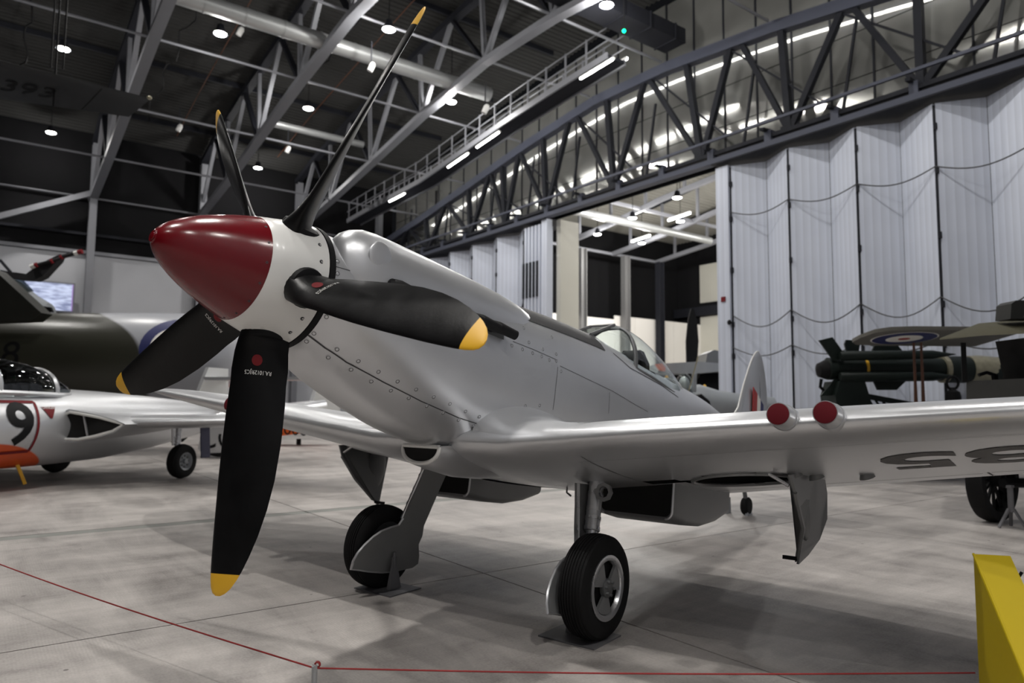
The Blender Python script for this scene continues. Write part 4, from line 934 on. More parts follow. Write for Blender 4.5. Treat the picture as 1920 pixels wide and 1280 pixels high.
for p, s_ in (((7.76, .12, -.845), .5), ((2.126, 1.02, -1.841), 1.0), ((2.126, -1.02, -1.841), 1.0)):
    w = a2w(p); w.z = 0
    lab = {(.5): 'pair of small grey trestles gripping the far tail wheel', 1.0: 'grey steel wheel plate with gusset under the %s main wheel' % ('far' if p[1] > 0 else 'near')}[s_]
    d0 = (AR @ V((-1, 0, 0))); d0.z = 0; d0.normalize(); c0 = V((-d0.y, d0.x, 0)); c0 = c0 if True else c0
    t = thing('wheel_plate', lab, 'wheel stand', (w.x, w.y, 0), None, 'wheel stands of the silver fighter')
    rot = rot_cols(d0, c0, V((0, 0, 1)))
    if s_ == 1.0:
        inn = (AR @ V((0, -1 if p[1] > 0 else 1, 0))); inn.z = 0; inn.normalize(); 
        off = inn * .10 if p[1] > 0 else inn * .10 + d0 * .03
        B().box(w + off + V((0, 0, .005)), (.34, .42, .01), rot).done('base_plate', standm, t)
        g0 = w + (inn * .17 if p[1] > 0 else inn * .17)
        B().loft([[g0 + d0 * dx * k_ + inn * dy * k_ + V((0, 0, z_)) for dx, dy in ((-.06, -.02), (.06, -.02), (.06, .02), (-.06, .02))] for z_, k_ in ((.015, 1), (.12, .7), (.2, .4), (.26, .35))]).done('gusset', standm, t)
        B().tube([g0 + V((0, 0, .02)), g0 + V((0, 0, .3))], .012, 8).done('pin', standm, t)
    else:
        for q_ in (-1, 1):
            B().loft([[w + c0 * q_ * (.12 + .03 * k_) + d0 * dx * k_ + c0 * dy + V((0, 0, z_)) for dx, dy in ((-.09, -.02), (.09, -.02), (.09, .02), (-.09, .02))] for z_, k_ in ((0, 1), (.22, .2))]).done('trestle', planegrey, t)
# ================================================================= barrier rope, lectern
pp = at(590, 1250, 3.35); 
st = thing('barrier_post', 'thin grey barrier post with red rope knotted on top', 'post', (pp.x, pp.y, 0))
B().lathe([(0, .0135), (pp.z + .005, .0135), (pp.z + .008, .008)], (pp.x, pp.y, 0), (0, 0, 1), 14).done('shaft', postm, st)
B().box((pp.x, pp.y, pp.z - .004), (.012, .03, .03)).done('top_clip', postm, st)
B().lathe([(0, .09), (.012, .09), (.02, .02)], (pp.x, pp.y, 0), (0, 0, 1), 20).done('foot', postm, st)
lpt = at(-60, 1035, 5.6); rpt = at(1828, 1261, 3.5); ra, rb_ = V((pp.x, pp.y, pp.z - .005)), rpt
pts = [lpt + (ra - lpt) * (k / 16) - V((0, 0, .022 * sin(pi * k / 16))) for k in range(17)]
pts += [ra + (rb_ - ra) * (k / 16) - V((0, 0, .015 * sin(pi * k / 16))) for k in range(1, 17)]
rp = B().tube(pts, .0042, 8).done('barrier_rope', ropem, label='thin red barrier rope strung across the foreground floor', cat='rope')
kc = ra + V((.008, -.008, .014)); B().tube([kc + RT * (.012 * cos(k * .6)) + V((0, 0, .012 * sin(k * .6))) + CF * (.001 * k) for k in range(18)], .004, 6).done('knot', ropem, rp)
# yellow display stand at the right
t = thing('display_stand', 'bright yellow sloping display stand in the near right corner', 'stand', (3.6, 1.3, 0))
a0, q0 = at(1825, 1038, 3.2), at(1926, 1281, 2.68)
dn = q0 - a0; dn.z = 0; dn.normalize(); dw = V((-dn.y, dn.x, 0))
if dw.dot(CR) < 0: dw = -dw
a1, q1 = a0 + dw * .145, q0 + dw * .145
b_ = B().loft([[V((p.x, p.y, 0)), p, q, V((q.x, q.y, 0))] for p, q in ((a0, q0), (a1, q1))]); yb = b_.done('body', yel_st, t)
B().tube([a0, q0], .006, 6).done('edge_trim', yel_st, t)
b_ = B().tube([at(1916, 1072, 3.3), at(1908, 1085, 3.3), at(1908, 1100, 3.3), at(1922, 1118, 3.3)], .007, 8)
b_.box(at(1935, 1090, 3.32), (.08, .02, .1)); b_.done('panel_bracket', black, t)
bx = at(1935, 1085, 3.3); B().box((bx.x, bx.y, bx.z), (.07, .03, .12)).done('panel_edge', white_p, t)
c_ = a1 + (q1 - a1) * .25; B().beam(c_ - V((0, 0, .05)), V((bx.x, bx.y, bx.z - .04)), .02, .02).done('bracket_arm', black, t)

# ================================================================= trainer jet at the left
mp_ = V((2.29 - .803 * .55, 16.15 - .595 * .55, 0)); hd = V((-.803, -.595, 0)); pt = V((.595, -.803, 0))
JX = Matrix.Translation(mp_ - V((0, 0, .13))) @ rot_cols(-hd, -pt, V((0, 0, 1))).to_4x4()      # x aft, y starboard, z up from the ground
jet = thing('trainer_jet', 'silver trainer jet with orange nose panel and red-boxed number nine', 'aircraft', mp_, rot_cols(-hd, -pt, V((0, 0, 1))))
JS = [(-5.0, 1.05, .03, .03), (-4.7, 1.07, .33, .28), (-4.0, 1.1, .6, .5), (-3.2, 1.13, .76, .62), (-2.2, 1.15, .84, .68), (-1.2, 1.15, .84, .68), (0, 1.14, .78, .64), (1.2, 1.16, .64, .54), (2.4, 1.2, .44, .4), (3.0, 1.22, .32, .3)]
b_ = B(); rings = []
for i in range(len(JS) - 1):
    for k in range(10):
        t_ = k / 10; rings.append([a + (c - a) * t_ for a, c in zip(JS[i], JS[i + 1])])
rings.append(JS[-1])
def jr(x, zc, w, h, n=140): return [V((x, w * cos(2 * pi * k / n), zc + h * sin(2 * pi * k / n))) for k in range(n)]
b_.loft([jr(*r) for r in rings])
mt, t, b = nt('trainer_skin'); tc = N(t, 'ShaderNodeTexCoord'); sx = N(t, 'ShaderNodeSeparateXYZ'); t.links.new(tc.outputs['Object'], sx.inputs[0])
lim_ = mth(t, 'SUBTRACT', .80, mth(t, 'MULTIPLY', mth(t, 'POWER', mth(t, 'MAXIMUM', mth(t, 'ADD', sx.outputs['X'], 2.6), 0), 2), .30))
ms_ = N(t, 'ShaderNodeMapRange'); ms_.inputs['From Min'].default_value = .012; ms_.inputs['From Max'].default_value = -.012; t.links.new(mth(t, 'SUBTRACT', sx.outputs['Z'], lim_), ms_.inputs['Value'])
ck_ = mth(t, 'MULTIPLY', ms_.outputs[0], mth(t, 'LESS_THAN', sx.outputs['X'], -1.3))
mc = N(t, 'ShaderNodeMix', data_type='RGBA'); mc.inputs[6].default_value = (.60, .61, .63, 1); mc.inputs[7].default_value = (.60, .075, .008, 1); t.links.new(ck_, mc.inputs[0]); t.links.new(mc.outputs[2], b.inputs['Base Color'])
t.links.new(mth(t, 'MULTIPLY', mth(t, 'SUBTRACT', 1, ck_), .55), b.inputs['Metallic']); b.inputs['Roughness'].default_value = .36; jskin = mt
b_.done('fuselage', jskin, jet, JX, sharp=60)
def jside(x, z):
    for a, c in zip(JS, JS[1:]):
        if x <= c[0]:
            t_ = (x - a[0]) / (c[0] - a[0]); zc, w, h = [u + (v_ - u) * t_ for u, v_ in zip(a[1:], c[1:])]
            return -w * sqrt(max(0, 1 - ((z - zc) / h) ** 2))
    return 0
CO = [(-3.25, 1.74, .3, .03), (-2.9, 1.78, .48, .22), (-2.36, 1.78, .56, .50), (-2.0, 1.77, .58, .53), (-1.65, 1.76, .57, .48), (-1.33, 1.75, .54, .39), (-1.0, 1.75, .42, .22), (-.68, 1.75, .2, .03)]
def carc(x, z0, w, h, n=16): return [V((x, -w * cos(pi * k / n), z0 - .06 + (h + .06) * sin(pi * k / n) ** .8)) for k in range(n + 1)]
cj = B().loft([carc(*c) for c in CO], False, False).done('canopy', glass_d, jet, JX, sharp=70)
for i in (2, 5): B().tube(carc(*CO[i]), .045, 6).done('canopy_frame', silver, cj, JX)
for sd in (-1, 1): B().tube([V((x, sd * (w + .01), z - .05)) for x, z, w, h in CO], .045, 6).done('canopy_sill', silver, cj, JX)
B().loft([[V((x, y_ * w * .8, z_)) for y_, z_ in ((-1, 1.6), (-.9, 1.86), (.9, 1.86), (1, 1.6))] for x, w in ((-3.1, .3), (-2.4, .56), (-1.4, .5), (-.8, .25))]).done('cockpit_interior', black, jet, JX)
for sd in (-1, 1): B().loft([[V((x, sd * .25 + dy, z)) for dy, z in ((-.17, 1.7), (-.15, 2.1), (0, 2.16), (.15, 2.1), (.17, 1.7))] for x in (-1.75, -1.6)]).done('ejection_seat', black, jet, JX)
# spine fairing
B().loft([jr(-1.2, 1.55, .5, .2), jr(-.5, 1.52, .5, .22), jr(.5, 1.46, .44, .2), jr(1.8, 1.36, .3, .14)]).done('spine', silver, jet, JX, sharp=60)
for sd in (-1, 1):
    def jw(s, c, u_): 
        x0, ch = -.95 + .16 * (s - .8), 2.5 - 1.35 * (s - .8) / 5.0; return V((x0 + ch * c, sd * s, 1.2 + .03 * (s - .8) + u_ * 5 * .12 * ch * (.2969 * sqrt(c) - .126 * c - .3516 * c * c + .2843 * c ** 3 - .1036 * c ** 4)))
    cl = (1, .8, .55, .35, .2, .1, .04, .01, 0)
    wj = B().loft([[jw(s, c, 1) for c in cl] + [jw(s, c, -1) for c in reversed(cl[1:-1])] for s in (.6, 1.5, 2.4, 3.3, 4.2, 5.0, 5.6)]).done('wing', silver, jet, JX, sharp=60)
    # intake in the wing root
    io = [V((-1.35 + .3 * max(0, q_), sd * (1.12 + .5 * q_), 1.17 + z_)) for q_, z_ in ((-1, 0), (-.85, .17), (-.5, .24), (0, .21), (.5, .15), (.85, .09), (1.1, .03), (.85, -.08), (.4, -.16), (-.1, -.22), (-.6, -.22), (-.9, -.13))]
    ij = B().loft([[p + V((.02, 0, 0)) for p in io], [V((p.x, p.y + (p.y - sd * 1.12) * .12, 1.17 + (p.z - 1.17) * 1.22)) for p in io], [V((p.x + .5, p.y + (p.y - sd * 1.12) * .2, 1.17 + (p.z - 1.17) * 1.1)) for p in io], [V((p.x + 1.5, p.y, 1.17 + (p.z - 1.17) * .8)) for p in io]], True, False).done('air_intake', silver, jet, JX)
    B().loft([[p + V((.015, 0, 0)) for p in io], [p + V((.5, 0, 0)) for p in io]]).done('intake_mouth', voidm, ij, JX)
    B().tube(io + [io[0]], .025, 6).done('intake_lip', white_p, ij, JX)
    for q_ in (.1, .45, .75): B().beam(V((-1.3 + .3 * q_, sd * (1.15 + .5 * q_), .98 + .08 * q_)), V((-1.32 + .3 * q_, sd * (1.06 + .5 * q_), 1.37 - .1 * q_)), .03, .02).done('intake_vane', silver, ij, JX)
    # main wheels
    wc = V((.55, sd * 1.56, .46)); wj2 = B().lathe([(-.1, .16), (-.11, .25), (-.08, .31), (0, .33), (.08, .31), (.11, .25), (.1, .16)], wc, (0, sd, 0), 32, False).done('wheel', rubber, jet, JX)
    B().lathe([(.08, .175), (.105, .17), (.09, .14), (.06, .12), (.06, .05), (.11, .045), (.115, 0)], wc, (0, sd, 0), 24, False).done('wheel_hub', planegrey, wj2, JX)
    for j in range(8): B().lathe([(.06, .018), (.085, .018)], wc + V((.1 * cos(j * pi / 4), 0, .1 * sin(j * pi / 4))), (0, sd, 0), 8).done('hub_bolt', dark_silver, wj2, JX)
    B().tube([wc + V((0, -sd * .12, 0)), V((.6, sd * 1.42, 1.2))], .055, 10).done('undercarriage_leg', chrome, jet, JX); B().tube([wc + V((-.1, -sd * .12, .3)), V((.43, sd * 1.42, 1.2))], .03, 8).done('brake_pipe', chrome, jet, JX)
    B().prism([V((.8, sd * 1.75, 1.1)), V((1.05, sd * 1.75, 1.1)), V((1.1, sd * 1.75, .5)), V((.85, sd * 1.75, .5))], V((0, .02, 0))).done('wheel_door', navy, jet, JX)
    # tail booms
    bb = B().loft([[p + V((0, sd * 1.75, 0)) for p in jr(*r)] for r in ((1.2, 1.3, .05, .05), (2.0, 1.25, .24, .26), (3.5, 1.3, .22, .26), (5.2, 1.45, .14, .22))]).done('tail_boom', silver, jet, JX)
    B().prism([V((4.6, sd * 1.75, 1.5)), V((5.1, sd * 1.75, 2.5)), V((5.9, sd * 1.75, 2.5)), V((6.0, sd * 1.75, 1.1)), V((5.0, sd * 1.75, 1.2))], V((0, .1, 0))).done('fin', silver, jet, JX)
B().box((5.4, 0, 2.2), (.9, 3.5, .08)).done('tailplane', silver, jet, JX)
nw = V((-3.3, 0, .39)); B().lathe([(-.07, .1), (-.08, .2), (0, .26), (.08, .2), (.07, .1)], nw, (0, 1, 0), 20).done('nose_wheel', rubber, jet, JX); B().tube([nw, V((-3.1, 0, .9))], .05, 8).done('nose_leg', chrome, jet, JX)
B().prism([V((-3.2, -.3, .6)), V((-2.5, -.3, .6)), V((-2.5, -.3, .12)), V((-3.2, -.3, .15))], V((0, .03, 0))).done('nose_wheel_door', orange, jet, JX)
B().beam(V((-1.85, -.35, .6)), V((-1.72, -.42, .22)), .05, .05).done('ground_lock', yellow, jet, JX, label='yellow undercarriage locking strut')
def jpos(u, v_, x0, z0, g=.012):
    x, z = x0 + u, z0 + v_; return WMX[jet].inverted() @ (JX @ V((x, jside(x, z) - g, z)))
text('number', '9', .92, black, jet, lambda u, v_: jpos(u, v_, -2.18, 1.2), .08, bold=.022, label='big black stencilled nine')
for a_, c_ in (((-3.1, 1.6), (-1.86, 1.58)), ((-1.86, 1.58), (-1.94, .78)), ((-1.94, .78), (-3.1, .76))):
    a_, c_ = V((a_[0], a_[1], 0)), V((c_[0], c_[1], 0)); d = (c_ - a_).normalized(); o = V((-d.y, d.x, 0)) * .022; b_ = B(); rows = []
    for k in range(13):
        p = a_ + (c_ - a_) * k / 12; rows.append([jpos(0, 0, p.x + s_ * o.x, p.y + s_ * o.y) for s_ in (1, -1)])
    b_.loft(rows, False, False); b_.done('number_box', markred, jet, None) if False else None
    bq = B(); bq.loft([[WMX[jet] @ q for q in r] for r in rows], False, False); bq.done('number_box', markred, jet, label='dark red square line round the nine')
bq = B(); bq.loft([[WMX[jet] @ jpos(0, 0, -1.65 + (h_ - .5) * .26 * (1 - k_ / 8), 1.50 - .22 * k_ / 8) for h_ in (0, .25, .5, .75, 1)] for k_ in range(8)] , False, False); bq.done('warning_triangle', markred, jet, label='red warning triangle beside the number')
text('warning_text', 'DANGER', .06, mark_wht, jet, lambda u, v_: jpos(u, v_, -1.65, 1.485, .016), 0)
# silver tail fragment with black code letters, behind the near main wheel
ft = thing('silver_aircraft', 'silver nose with thick black code letters behind the trainer jet wheel', 'aircraft', at(430, 862, 19))
fp = planepts([(386, 838), (394, 806), (420, 793), (465, 790), (465, 868), (440, 866), (415, 858), (398, 852)], 19)
B().prism(fp, CF * 1.0).done('nose', silver, ft)
cc_ = at(412, 822, 19)
text('code_letters', 'CC', .83, black, ft, lambda u, v_: WMX[ft].inverted() @ (at(418, 820, 19) + CR * (u * .8 + .05) + V((0, 0, v_)) - CF * .51), 0)
B().prism(planepts([(396, 848), (440, 846), (470, 853), (420, 854)], 18.9), CF * .9).done('belly_stripe', black, ft); B().prism(planepts([(409, 854), (420, 857), (412, 862)], 18.9), CF * .1).done('pennant', markred, ft)
B().box((ft.matrix_world.translation.x + .9, ft.matrix_world.translation.y, .2), (.2, .2, .42)).done('stand', black, ft)

# ---- orange aircraft
og = thing('orange_aircraft', 'bright orange low aircraft partly hidden behind the lowest blade', 'aircraft', at(520, 834, 24))
B().prism(planepts([(368, 778), (400, 772), (420, 758), (440, 760), (470, 775), (605, 796), (612, 806), (525, 817), (440, 815), (372, 782)], 24), CF * .9).done('fuselage', orange, og)
B().prism(planepts([(596, 757), (604, 748), (612, 750), (618, 800), (600, 798)], 24), CF * .15).done('tail_fin', orange, og)
B().prism(planepts([(380, 770), (388, 748), (440, 762), (440, 775), (400, 772)], 24.4), CF * .4).done('engine_cover', olive_d, og)
text('registration', 'N2000', .53, black, og, lambda u, v_: WMX[og].inverted() @ (at(543, 804, 24) + CR * u + V((0, 0, v_ + u * -.06)) - CF * .47), 0)
for px in (440, 560): B().box(at(px, 828, 24), (.12, .12, .2)).done('wheel', rubber, og)

# ---- camouflaged fuselage
cdep = 21.0; cm = thing('camouflaged_aircraft', 'olive and grey camouflaged fuselage with black 648 behind the trainer jet', 'aircraft', at(200, 830, cdep))
mt, t, b = nt('camouflage'); tc = N(t, 'ShaderNodeTexCoord'); sx = N(t, 'ShaderNodeSeparateXYZ'); t.links.new(tc.outputs['Object'], sx.inputs[0])
# boundary: along the body (x is across the picture direction in the object frame)
u_ = mth(t, 'POWER', mth(t, 'MAXIMUM', mth(t, 'MULTIPLY', mth(t, 'SUBTRACT', sx.outputs['Z'], 2.0), .54), 0), 3)
edge_ = mth(t, 'SUBTRACT', sx.outputs['X'], mth(t, 'SUBTRACT', 1.65, mth(t, 'MULTIPLY', u_, 2.09)))
mxx = N(t, 'ShaderNodeMapRange'); mxx.inputs['From Min'].default_value = -.05; mxx.inputs['From Max'].default_value = .08; t.links.new(edge_, mxx.inputs['Value'])
mc = N(t, 'ShaderNodeMix', data_type='RGBA'); mc.inputs[6].default_value = (.030, .030, .022, 1); mc.inputs[7].default_value = (.34, .35, .38, 1)
t.links.new(mxx.outputs[0], mc.inputs[0]); t.links.new(mc.outputs[2], b.inputs['Base Color']); b.inputs['Roughness'].default_value = .32
camo = mt
cRot = rot_cols(CR, CF, V((0, 0, 1))); cm.matrix_world = Matrix.Translation(at(200, 830, cdep)) @ cRot.to_4x4(); WMX[cm] = cm.matrix_world.copy()
CXF = WMX[cm]
def cpos(px, py, dd=0): return CXF.inverted() @ at(px, py, cdep + dd)
CS = [(-220, 680, 96), (-60, 680, 96), (90, 680, 95), (200, 680, 95), (280, 678, 93), (340, 674, 88), (390, 668, 78), (420, 662, 66), (440, 657, 52), (449, 655, 30), (452, 655, 5)]
rings = []
for px, py, r in CS:
    c = cpos(px, py); q = r * cdep / FPX
    rings.append([V((c.x, q * cos(2 * pi * k / 40), c.z + q * sin(2 * pi * k / 40))) for k in range(40)])
B().loft(rings).done('fuselage', camo, cm, CXF, sharp=60)
def cside(p):                      # point on the near side of the body
    best = None
    for a, c in zip(CS, CS[1:]):
        xa, xb = cpos(a[0], a[1]), cpos(c[0], c[1])
        if xa.x <= p.x <= xb.x:
            t_ = (p.x - xa.x) / (xb.x - xa.x); zc = xa.z + (xb.z - xa.z) * t_; q = (a[2] + (c[2] - a[2]) * t_) * cdep / FPX
            return V((p.x, -sqrt(max(0, q * q - (p.z - zc) ** 2)) - .015, p.z))
    return p
c0 = cpos(40, 668, -1.3)
text('fuselage_number', '648', .95, black, cm, lambda u, v_: cside(V((cpos(42, 662).x + u * 1.15, 0, cpos(42, 662).z - .12 + v_))), .1, 'black 648 on the side')
for rr2, mm, g in ((.82, rblue, 0), (.53, rwhite, .01), (.26, rred, .02)):
    cc0 = cpos(352, 655); bq = B(); rows = []
    for j in range(7): rows.append([cside(V((cc0.x + rr2 * j / 6 * cos(2 * pi * k / 32), 0, cc0.z + rr2 * j / 6 * sin(2 * pi * k / 32)))) - V((0, g + .005, 0)) for k in range(32)])
    bq.loft(rows, True, False); bq.done('roundel', mm, cm, CXF)
B().prism([CXF.inverted() @ at(px, py, cdep - 1.2) for px, py in ((-120, 470), (0, 508), (88, 588), (70, 602), (-120, 610))], V((0, .5, 0))).done('fin', olive_d, cm, CXF)
for px in (60, 330): 
    c = cpos(px, 790); B().lathe([(-.15, .3), (0, .42), (.15, .3)], V((c.x, 0, .42)), (0, 1, 0), 18).done('wheel', rubber, cm, CXF); B().tube([V((c.x, 0, .42)), V((c.x, 0, 1.6))], .1, 8).done('undercarriage_leg', dark_silver, cm, CXF)
# ---- helicopter with folded rotor
hc = thing('helicopter', 'helicopter with glazed cabin and folded black rotor blades beyond the camouflaged fuselage', 'helicopter', at(20, 825, 27))
def hp(l, d=27): return planepts(l, d)
b_ = B(); b_.loft([[at(px, py, 27) + CF * (r * .02 * cos(2 * pi * k / 20)) + V((0, 0, r * .02 * sin(2 * pi * k / 20))) for k in range(20)] for px, py, r in ((-200, 590, 70), (-60, 580, 85), (20, 590, 70), (60, 595, 45), (92, 590, 22), (98, 588, 4))]); b_.done('cabin', planegrey, hc)
B().prism(hp([(2, 506), (30, 512), (62, 545), (40, 552), (8, 530)], 25.2), CF * .1).done('windscreen', glass_d, hc)
B().prism(hp([(66, 572), (96, 576), (100, 585), (66, 585)], 25.4), CF * .1).done('nose_panel', black, hc)
B().prism(hp([(-40, 505), (35, 512), (55, 515), (78, 497), (118, 478), (113, 490), (85, 520), (70, 527), (40, 525), (-40, 512)], 25), CF * .35).done('rotor_cover', fabric, hc)
B().tube(hp([(60, 499), (115, 484)], 24.8), .06, 8).done('rotor_blade', fabric, hc); B().tube(hp([(114, 482), (150, 472)], 24.8), .08, 8).done('rotor_blade', fabric, hc)
for (a_, c_), mm in ((((58, 500), (66, 497)), mark_wht), (((66, 497), (70, 496)), markred), (((96, 490), (99, 489)), markred), (((140, 475), (146, 473)), mark_wht), (((147, 473), (154, 471)), markred), (((114, 483), (117, 481)), markred)): B().tube(hp([a_, c_], 24.75), .085, 8).done('blade_band', mm, hc)
B().tube(hp([(0, 487), (20, 510)], 25), .05, 6).done('strut', steel_d, hc)
B().box(at(20, 812, 27), (1.5, 1.5, .6)).done('skid', black, hc)
# ---- projection screen on the back wall
mt, t, b = nt('projected_picture'); tc = N(t, 'ShaderNodeTexCoord'); sx = N(t, 'ShaderNodeSeparateXYZ'); t.links.new(tc.outputs['Object'], sx.inputs[0])
nz = N(t, 'ShaderNodeTexNoise', i_Scale=3.0, i_Detail=6.0); mp2 = N(t, 'ShaderNodeMapping'); mp2.inputs['Scale'].default_value = (.6, 1, 2.5); t.links.new(tc.outputs['Object'], mp2.inputs[0]); t.links.new(mp2.outputs[0], nz.inputs['Vector'])
cr = N(t, 'ShaderNodeValToRGB'); t.links.new(nz.outputs['Fac'], cr.inputs[0]); cr.color_ramp.elements[0].position = .35; cr.color_ramp.elements[0].color = (.12, .16, .35, 1); cr.color_ramp.elements[1].position = .6; cr.color_ramp.elements[1].color = (.62, .7, .95, 1)
gt = N(t, 'ShaderNodeMath', operation='GREATER_THAN'); gt.inputs[1].default_value = 2.75; t.links.new(sx.outputs['X'], gt.inputs[0])
mc = N(t, 'ShaderNodeMix', data_type='RGBA'); mc.inputs[7].default_value = (.30, .16, .52, 1); t.links.new(gt.outputs[0], mc.inputs[0]); t.links.new(cr.outputs[0], mc.inputs[6])
t.links.new(mc.outputs[2], b.inputs['Emission Color']); b.inputs['Emission Strength'].default_value = .75; b.inputs['Base Color'].default_value = (.2, .2, .2, 1)

def ony(px, py, y): d = dirpx(px, py); return V((0, 0, CAMZ)) + d * (y / d.y)
c0, c1 = ony(-160, 507, 37.9), ony(135, 583, 37.9)
ps = thing('projection_screen', 'glowing blue and purple projected picture on the back wall', 'screen', ((c0.x + c1.x) / 2, 37.9, (c0.z + c1.z) / 2))
B().box(((c0.x + c1.x) / 2, 37.95, (c0.z + c1.z) / 2), (c1.x - c0.x, .05, c0.z - c1.z)).done('picture', mt, ps)
B().box(((c0.x + c1.x) / 2, 37.99, (c0.z + c1.z) / 2), (c1.x - c0.x + .15, .04, c0.z - c1.z + .15)).done('frame', steel_w, ps)
# ---- dark wing hanging from the roof
hw = thing('suspended_aircraft', 'dark wing marked 393 of an aircraft hanging in the roof', 'aircraft', at(100, 170, 14))
e0, e1, e2, e3 = at(-220, 58, 13.5), at(283, 184, 14), at(242, 219, 14.6), at(-220, 155, 16)
up_ = (e1 - e0).cross(e3 - e0).normalized(); up_ = up_ if up_.z > 0 else -up_
WS = []
for k in range(13):
    t_ = k / 12; a_ = e0 + (e1 - e0) * t_; c_ = e3 + (e2 - e3) * t_
    th_ = .13 * (1 - .75 * t_)
    WS.append([a_ + (c_ - a_) * q_ + up_ * (th_ * (q_ ** .5) * (1 - q_) * 2 * u_) for q_, u_ in ((0, 0), (.03, 1), (.12, 1), (.3, 1), (.6, 1), (1, 0), (.6, -.6), (.3, -.6), (.12, -.6), (.03, -.6))])
B().loft(WS).done('wing', pmat('night_black', (.022, .024, .028), .4, .1, vary=.2), hw, sharp=50)
def hwp(u, v_):
    t_ = .58 + u; q_ = .55 - v_; a_ = e0 + (e1 - e0) * t_; c_ = e3 + (e2 - e3) * t_; return a_ + (c_ - a_) * q_ - up_ * (.13 * (1 - .75 * t_) * sqrt(max(0, q_)) * (1 - q_) * 1.2 + .012)
text('wing_number', '393', .55, black, hw, lambda u, v_: WMX[hw].inverted() @ hwp(u * .27, v_ * .85), .06)
B().ell(e1 - (e1 - e0).normalized() * .03, (.05, .05, .04), 8, 6).done('navigation_lamp', khaki, hw)
bq = B(); bq.loft([[hwp(.235, v_), hwp(.240, v_)] for v_ in (.5, .25, 0, -.25, -.4)], False, False); bq.done('aileron_joint', black, hw)
for px, py in ((118, 130), (95, 128), (100, 200)): q = at(px, py, 14.3); B().tube([q, V((q.x, q.y, 14.6))], .018, 5).done('hanging_cable', black, hw)
q = at(-160, 110, 14.8); B().loft([[q + V((x, rr2 * cos(2 * pi * k / 16), rr2 * sin(2 * pi * k / 16))) for k in range(16)] for x, rr2 in ((-4, .2), (-2, .5), (0, .45), (1.0, .1))]).done('fuselage', black, hw)

# ================================================================= right-hand background: missile, biplane, lorry
md = 16.4
ms = thing('missile', 'dark green missile with swept fins on a trailer before the white doors', 'missile', at(1650, 879, md))
def mt_(px, py, d=0): return at(px, py, md + d)
K = md / FPX
def mtube(x0, y0, x1, y1, rl, mat, name, d=0, **kw):
    a, c = mt_(x0, y0, d), mt_(x1, y1, d); L = (c - a).length; return B().lathe([(L * f, r * K) for f, r in rl], a, c - a, 20).done(name, mat, ms, **kw)
mtube(1548, 691, 1872, 693, ((0, 14), (.01, 21), (.1, 21), (.68, 21), (.69, 25), (.80, 25), (.81, 24), (1, 24)), mgreen, 'body')
mtube(1815, 692, 1880, 692, ((0, 25), (.3, 26), (1, 22)), khaki, 'nose_cone', label='khaki metal forward section')
mtube(1616, 691, 1621, 691, ((0, 21.5), (1, 21.5)), yellow, 'band'); mtube(1764, 692, 1772, 692, ((0, 25.5), (1, 25.5)), khaki, 'band')
mtube(1531, 694, 1562, 692, ((0, 4), (.1, 13), (.5, 18), (1, 17)), black, 'exhaust_cone')
for (y0, y1, d) in ((667, 664, -.35), (706, 705, -.35), (672, 670, .35), (708, 706, .35)): mtube(1575, y0, 1792, y1, ((0, 7), (.02, 9), (.8, 8), (1, .6)), mgreen, 'booster', d)
for pl, d in (([(1535, 638), (1560, 632), (1583, 664), (1575, 674), (1562, 676)], -.2), ([(1583, 645), (1586, 637), (1613, 639), (1608, 665), (1590, 672)], 0.1), ([(1640, 645), (1680, 645), (1697, 664), (1632, 664)], 0), ([(1636, 712), (1700, 712), (1680, 731), (1645, 731)], 0), ([(1538, 742), (1565, 710), (1592, 708), (1575, 740)], -.2)):
    B().prism([mt_(*p, d) for p in pl], CF * .06).done('fin', mgreen, ms)
B().tube([mt_(*p) for p in ((1540, 710), (1538, 725), (1552, 740))], .04, 6).done('cable_loop', black, ms)
b_ = B()
B().prism([mt_(*p) for p in ((1560, 715), (1605, 712), (1615, 745), (1620, 800), (1560, 800), (1552, 742))], CF * .8).done('launcher', mgreen, ms)
B().beam(mt_(1600, 738), mt_(1760, 768), .12, .12).done('trailer_beam', mgreen, ms); B().beam(mt_(1600, 768), mt_(1780, 772), .3, .2).done('trailer_chassis', mgreen, ms)
for k in range(4): B().beam(mt_(1612 + 12 * k, 738 + 2 * k), mt_(1626 + 14 * k, 768), .04, .04).done('trailer_brace', mgreen, ms)
for px in (1600, 1740): c = mt_(px, 850); c.z = .4; B().lathe([(-.1, .2), (-.1, .37), (0, .4), (.1, .37), (.1, .2)], c, CF, 24).done('wheel', rubber, ms)
bp_ = thing('biplane', 'biplane wing with blue, white and red roundel on brown struts', 'aircraft', at(1720, 888, 14.6))
bd = 14.6; kb = bd / FPX
wu = CR + V((0, 0, -.03)); wl_ = CF * 1.0 + V((0, 0, -.115))
pc = at(1735, 631, bd)
pl = [pc + CR * (c_ * kb) + wl_ * q_ for c_, q_ in [(-122, .0), (-118, -.5), (-100, -.72), (-60, -.8), (140, -.8), (140, .8), (-60, .8), (-100, .7), (-118, .45)]]
B().prism(pl, V((0, 0, .07))).done('upper_wing', pmat('doped_fabric', (.12, .115, .10), .7), bp_)
for rr2, mm, g in ((.62, rwhite, .038), (.595, rblue, .042), (.34, rwhite, .046), (.11, rred, .05)):
    bq = B(); bq.prism([pc + CR * (-40 * kb + rr2 * cos(2 * pi * k / 40)) + wl_ * (rr2 * .98 * sin(2 * pi * k / 40)) - V((0, 0, g)) for k in range(40)], V((0, 0, .004))); bq.done('roundel', mm, bp_)
for px, d in ((1713, 0), (1727, .0)):
    B().tube([at(px, 642, bd + d), at(px + 3, 715, bd + d), at(px + 6, 800, bd + d)], [.025, .03, .05], 8).done('strut', brown, bp_)
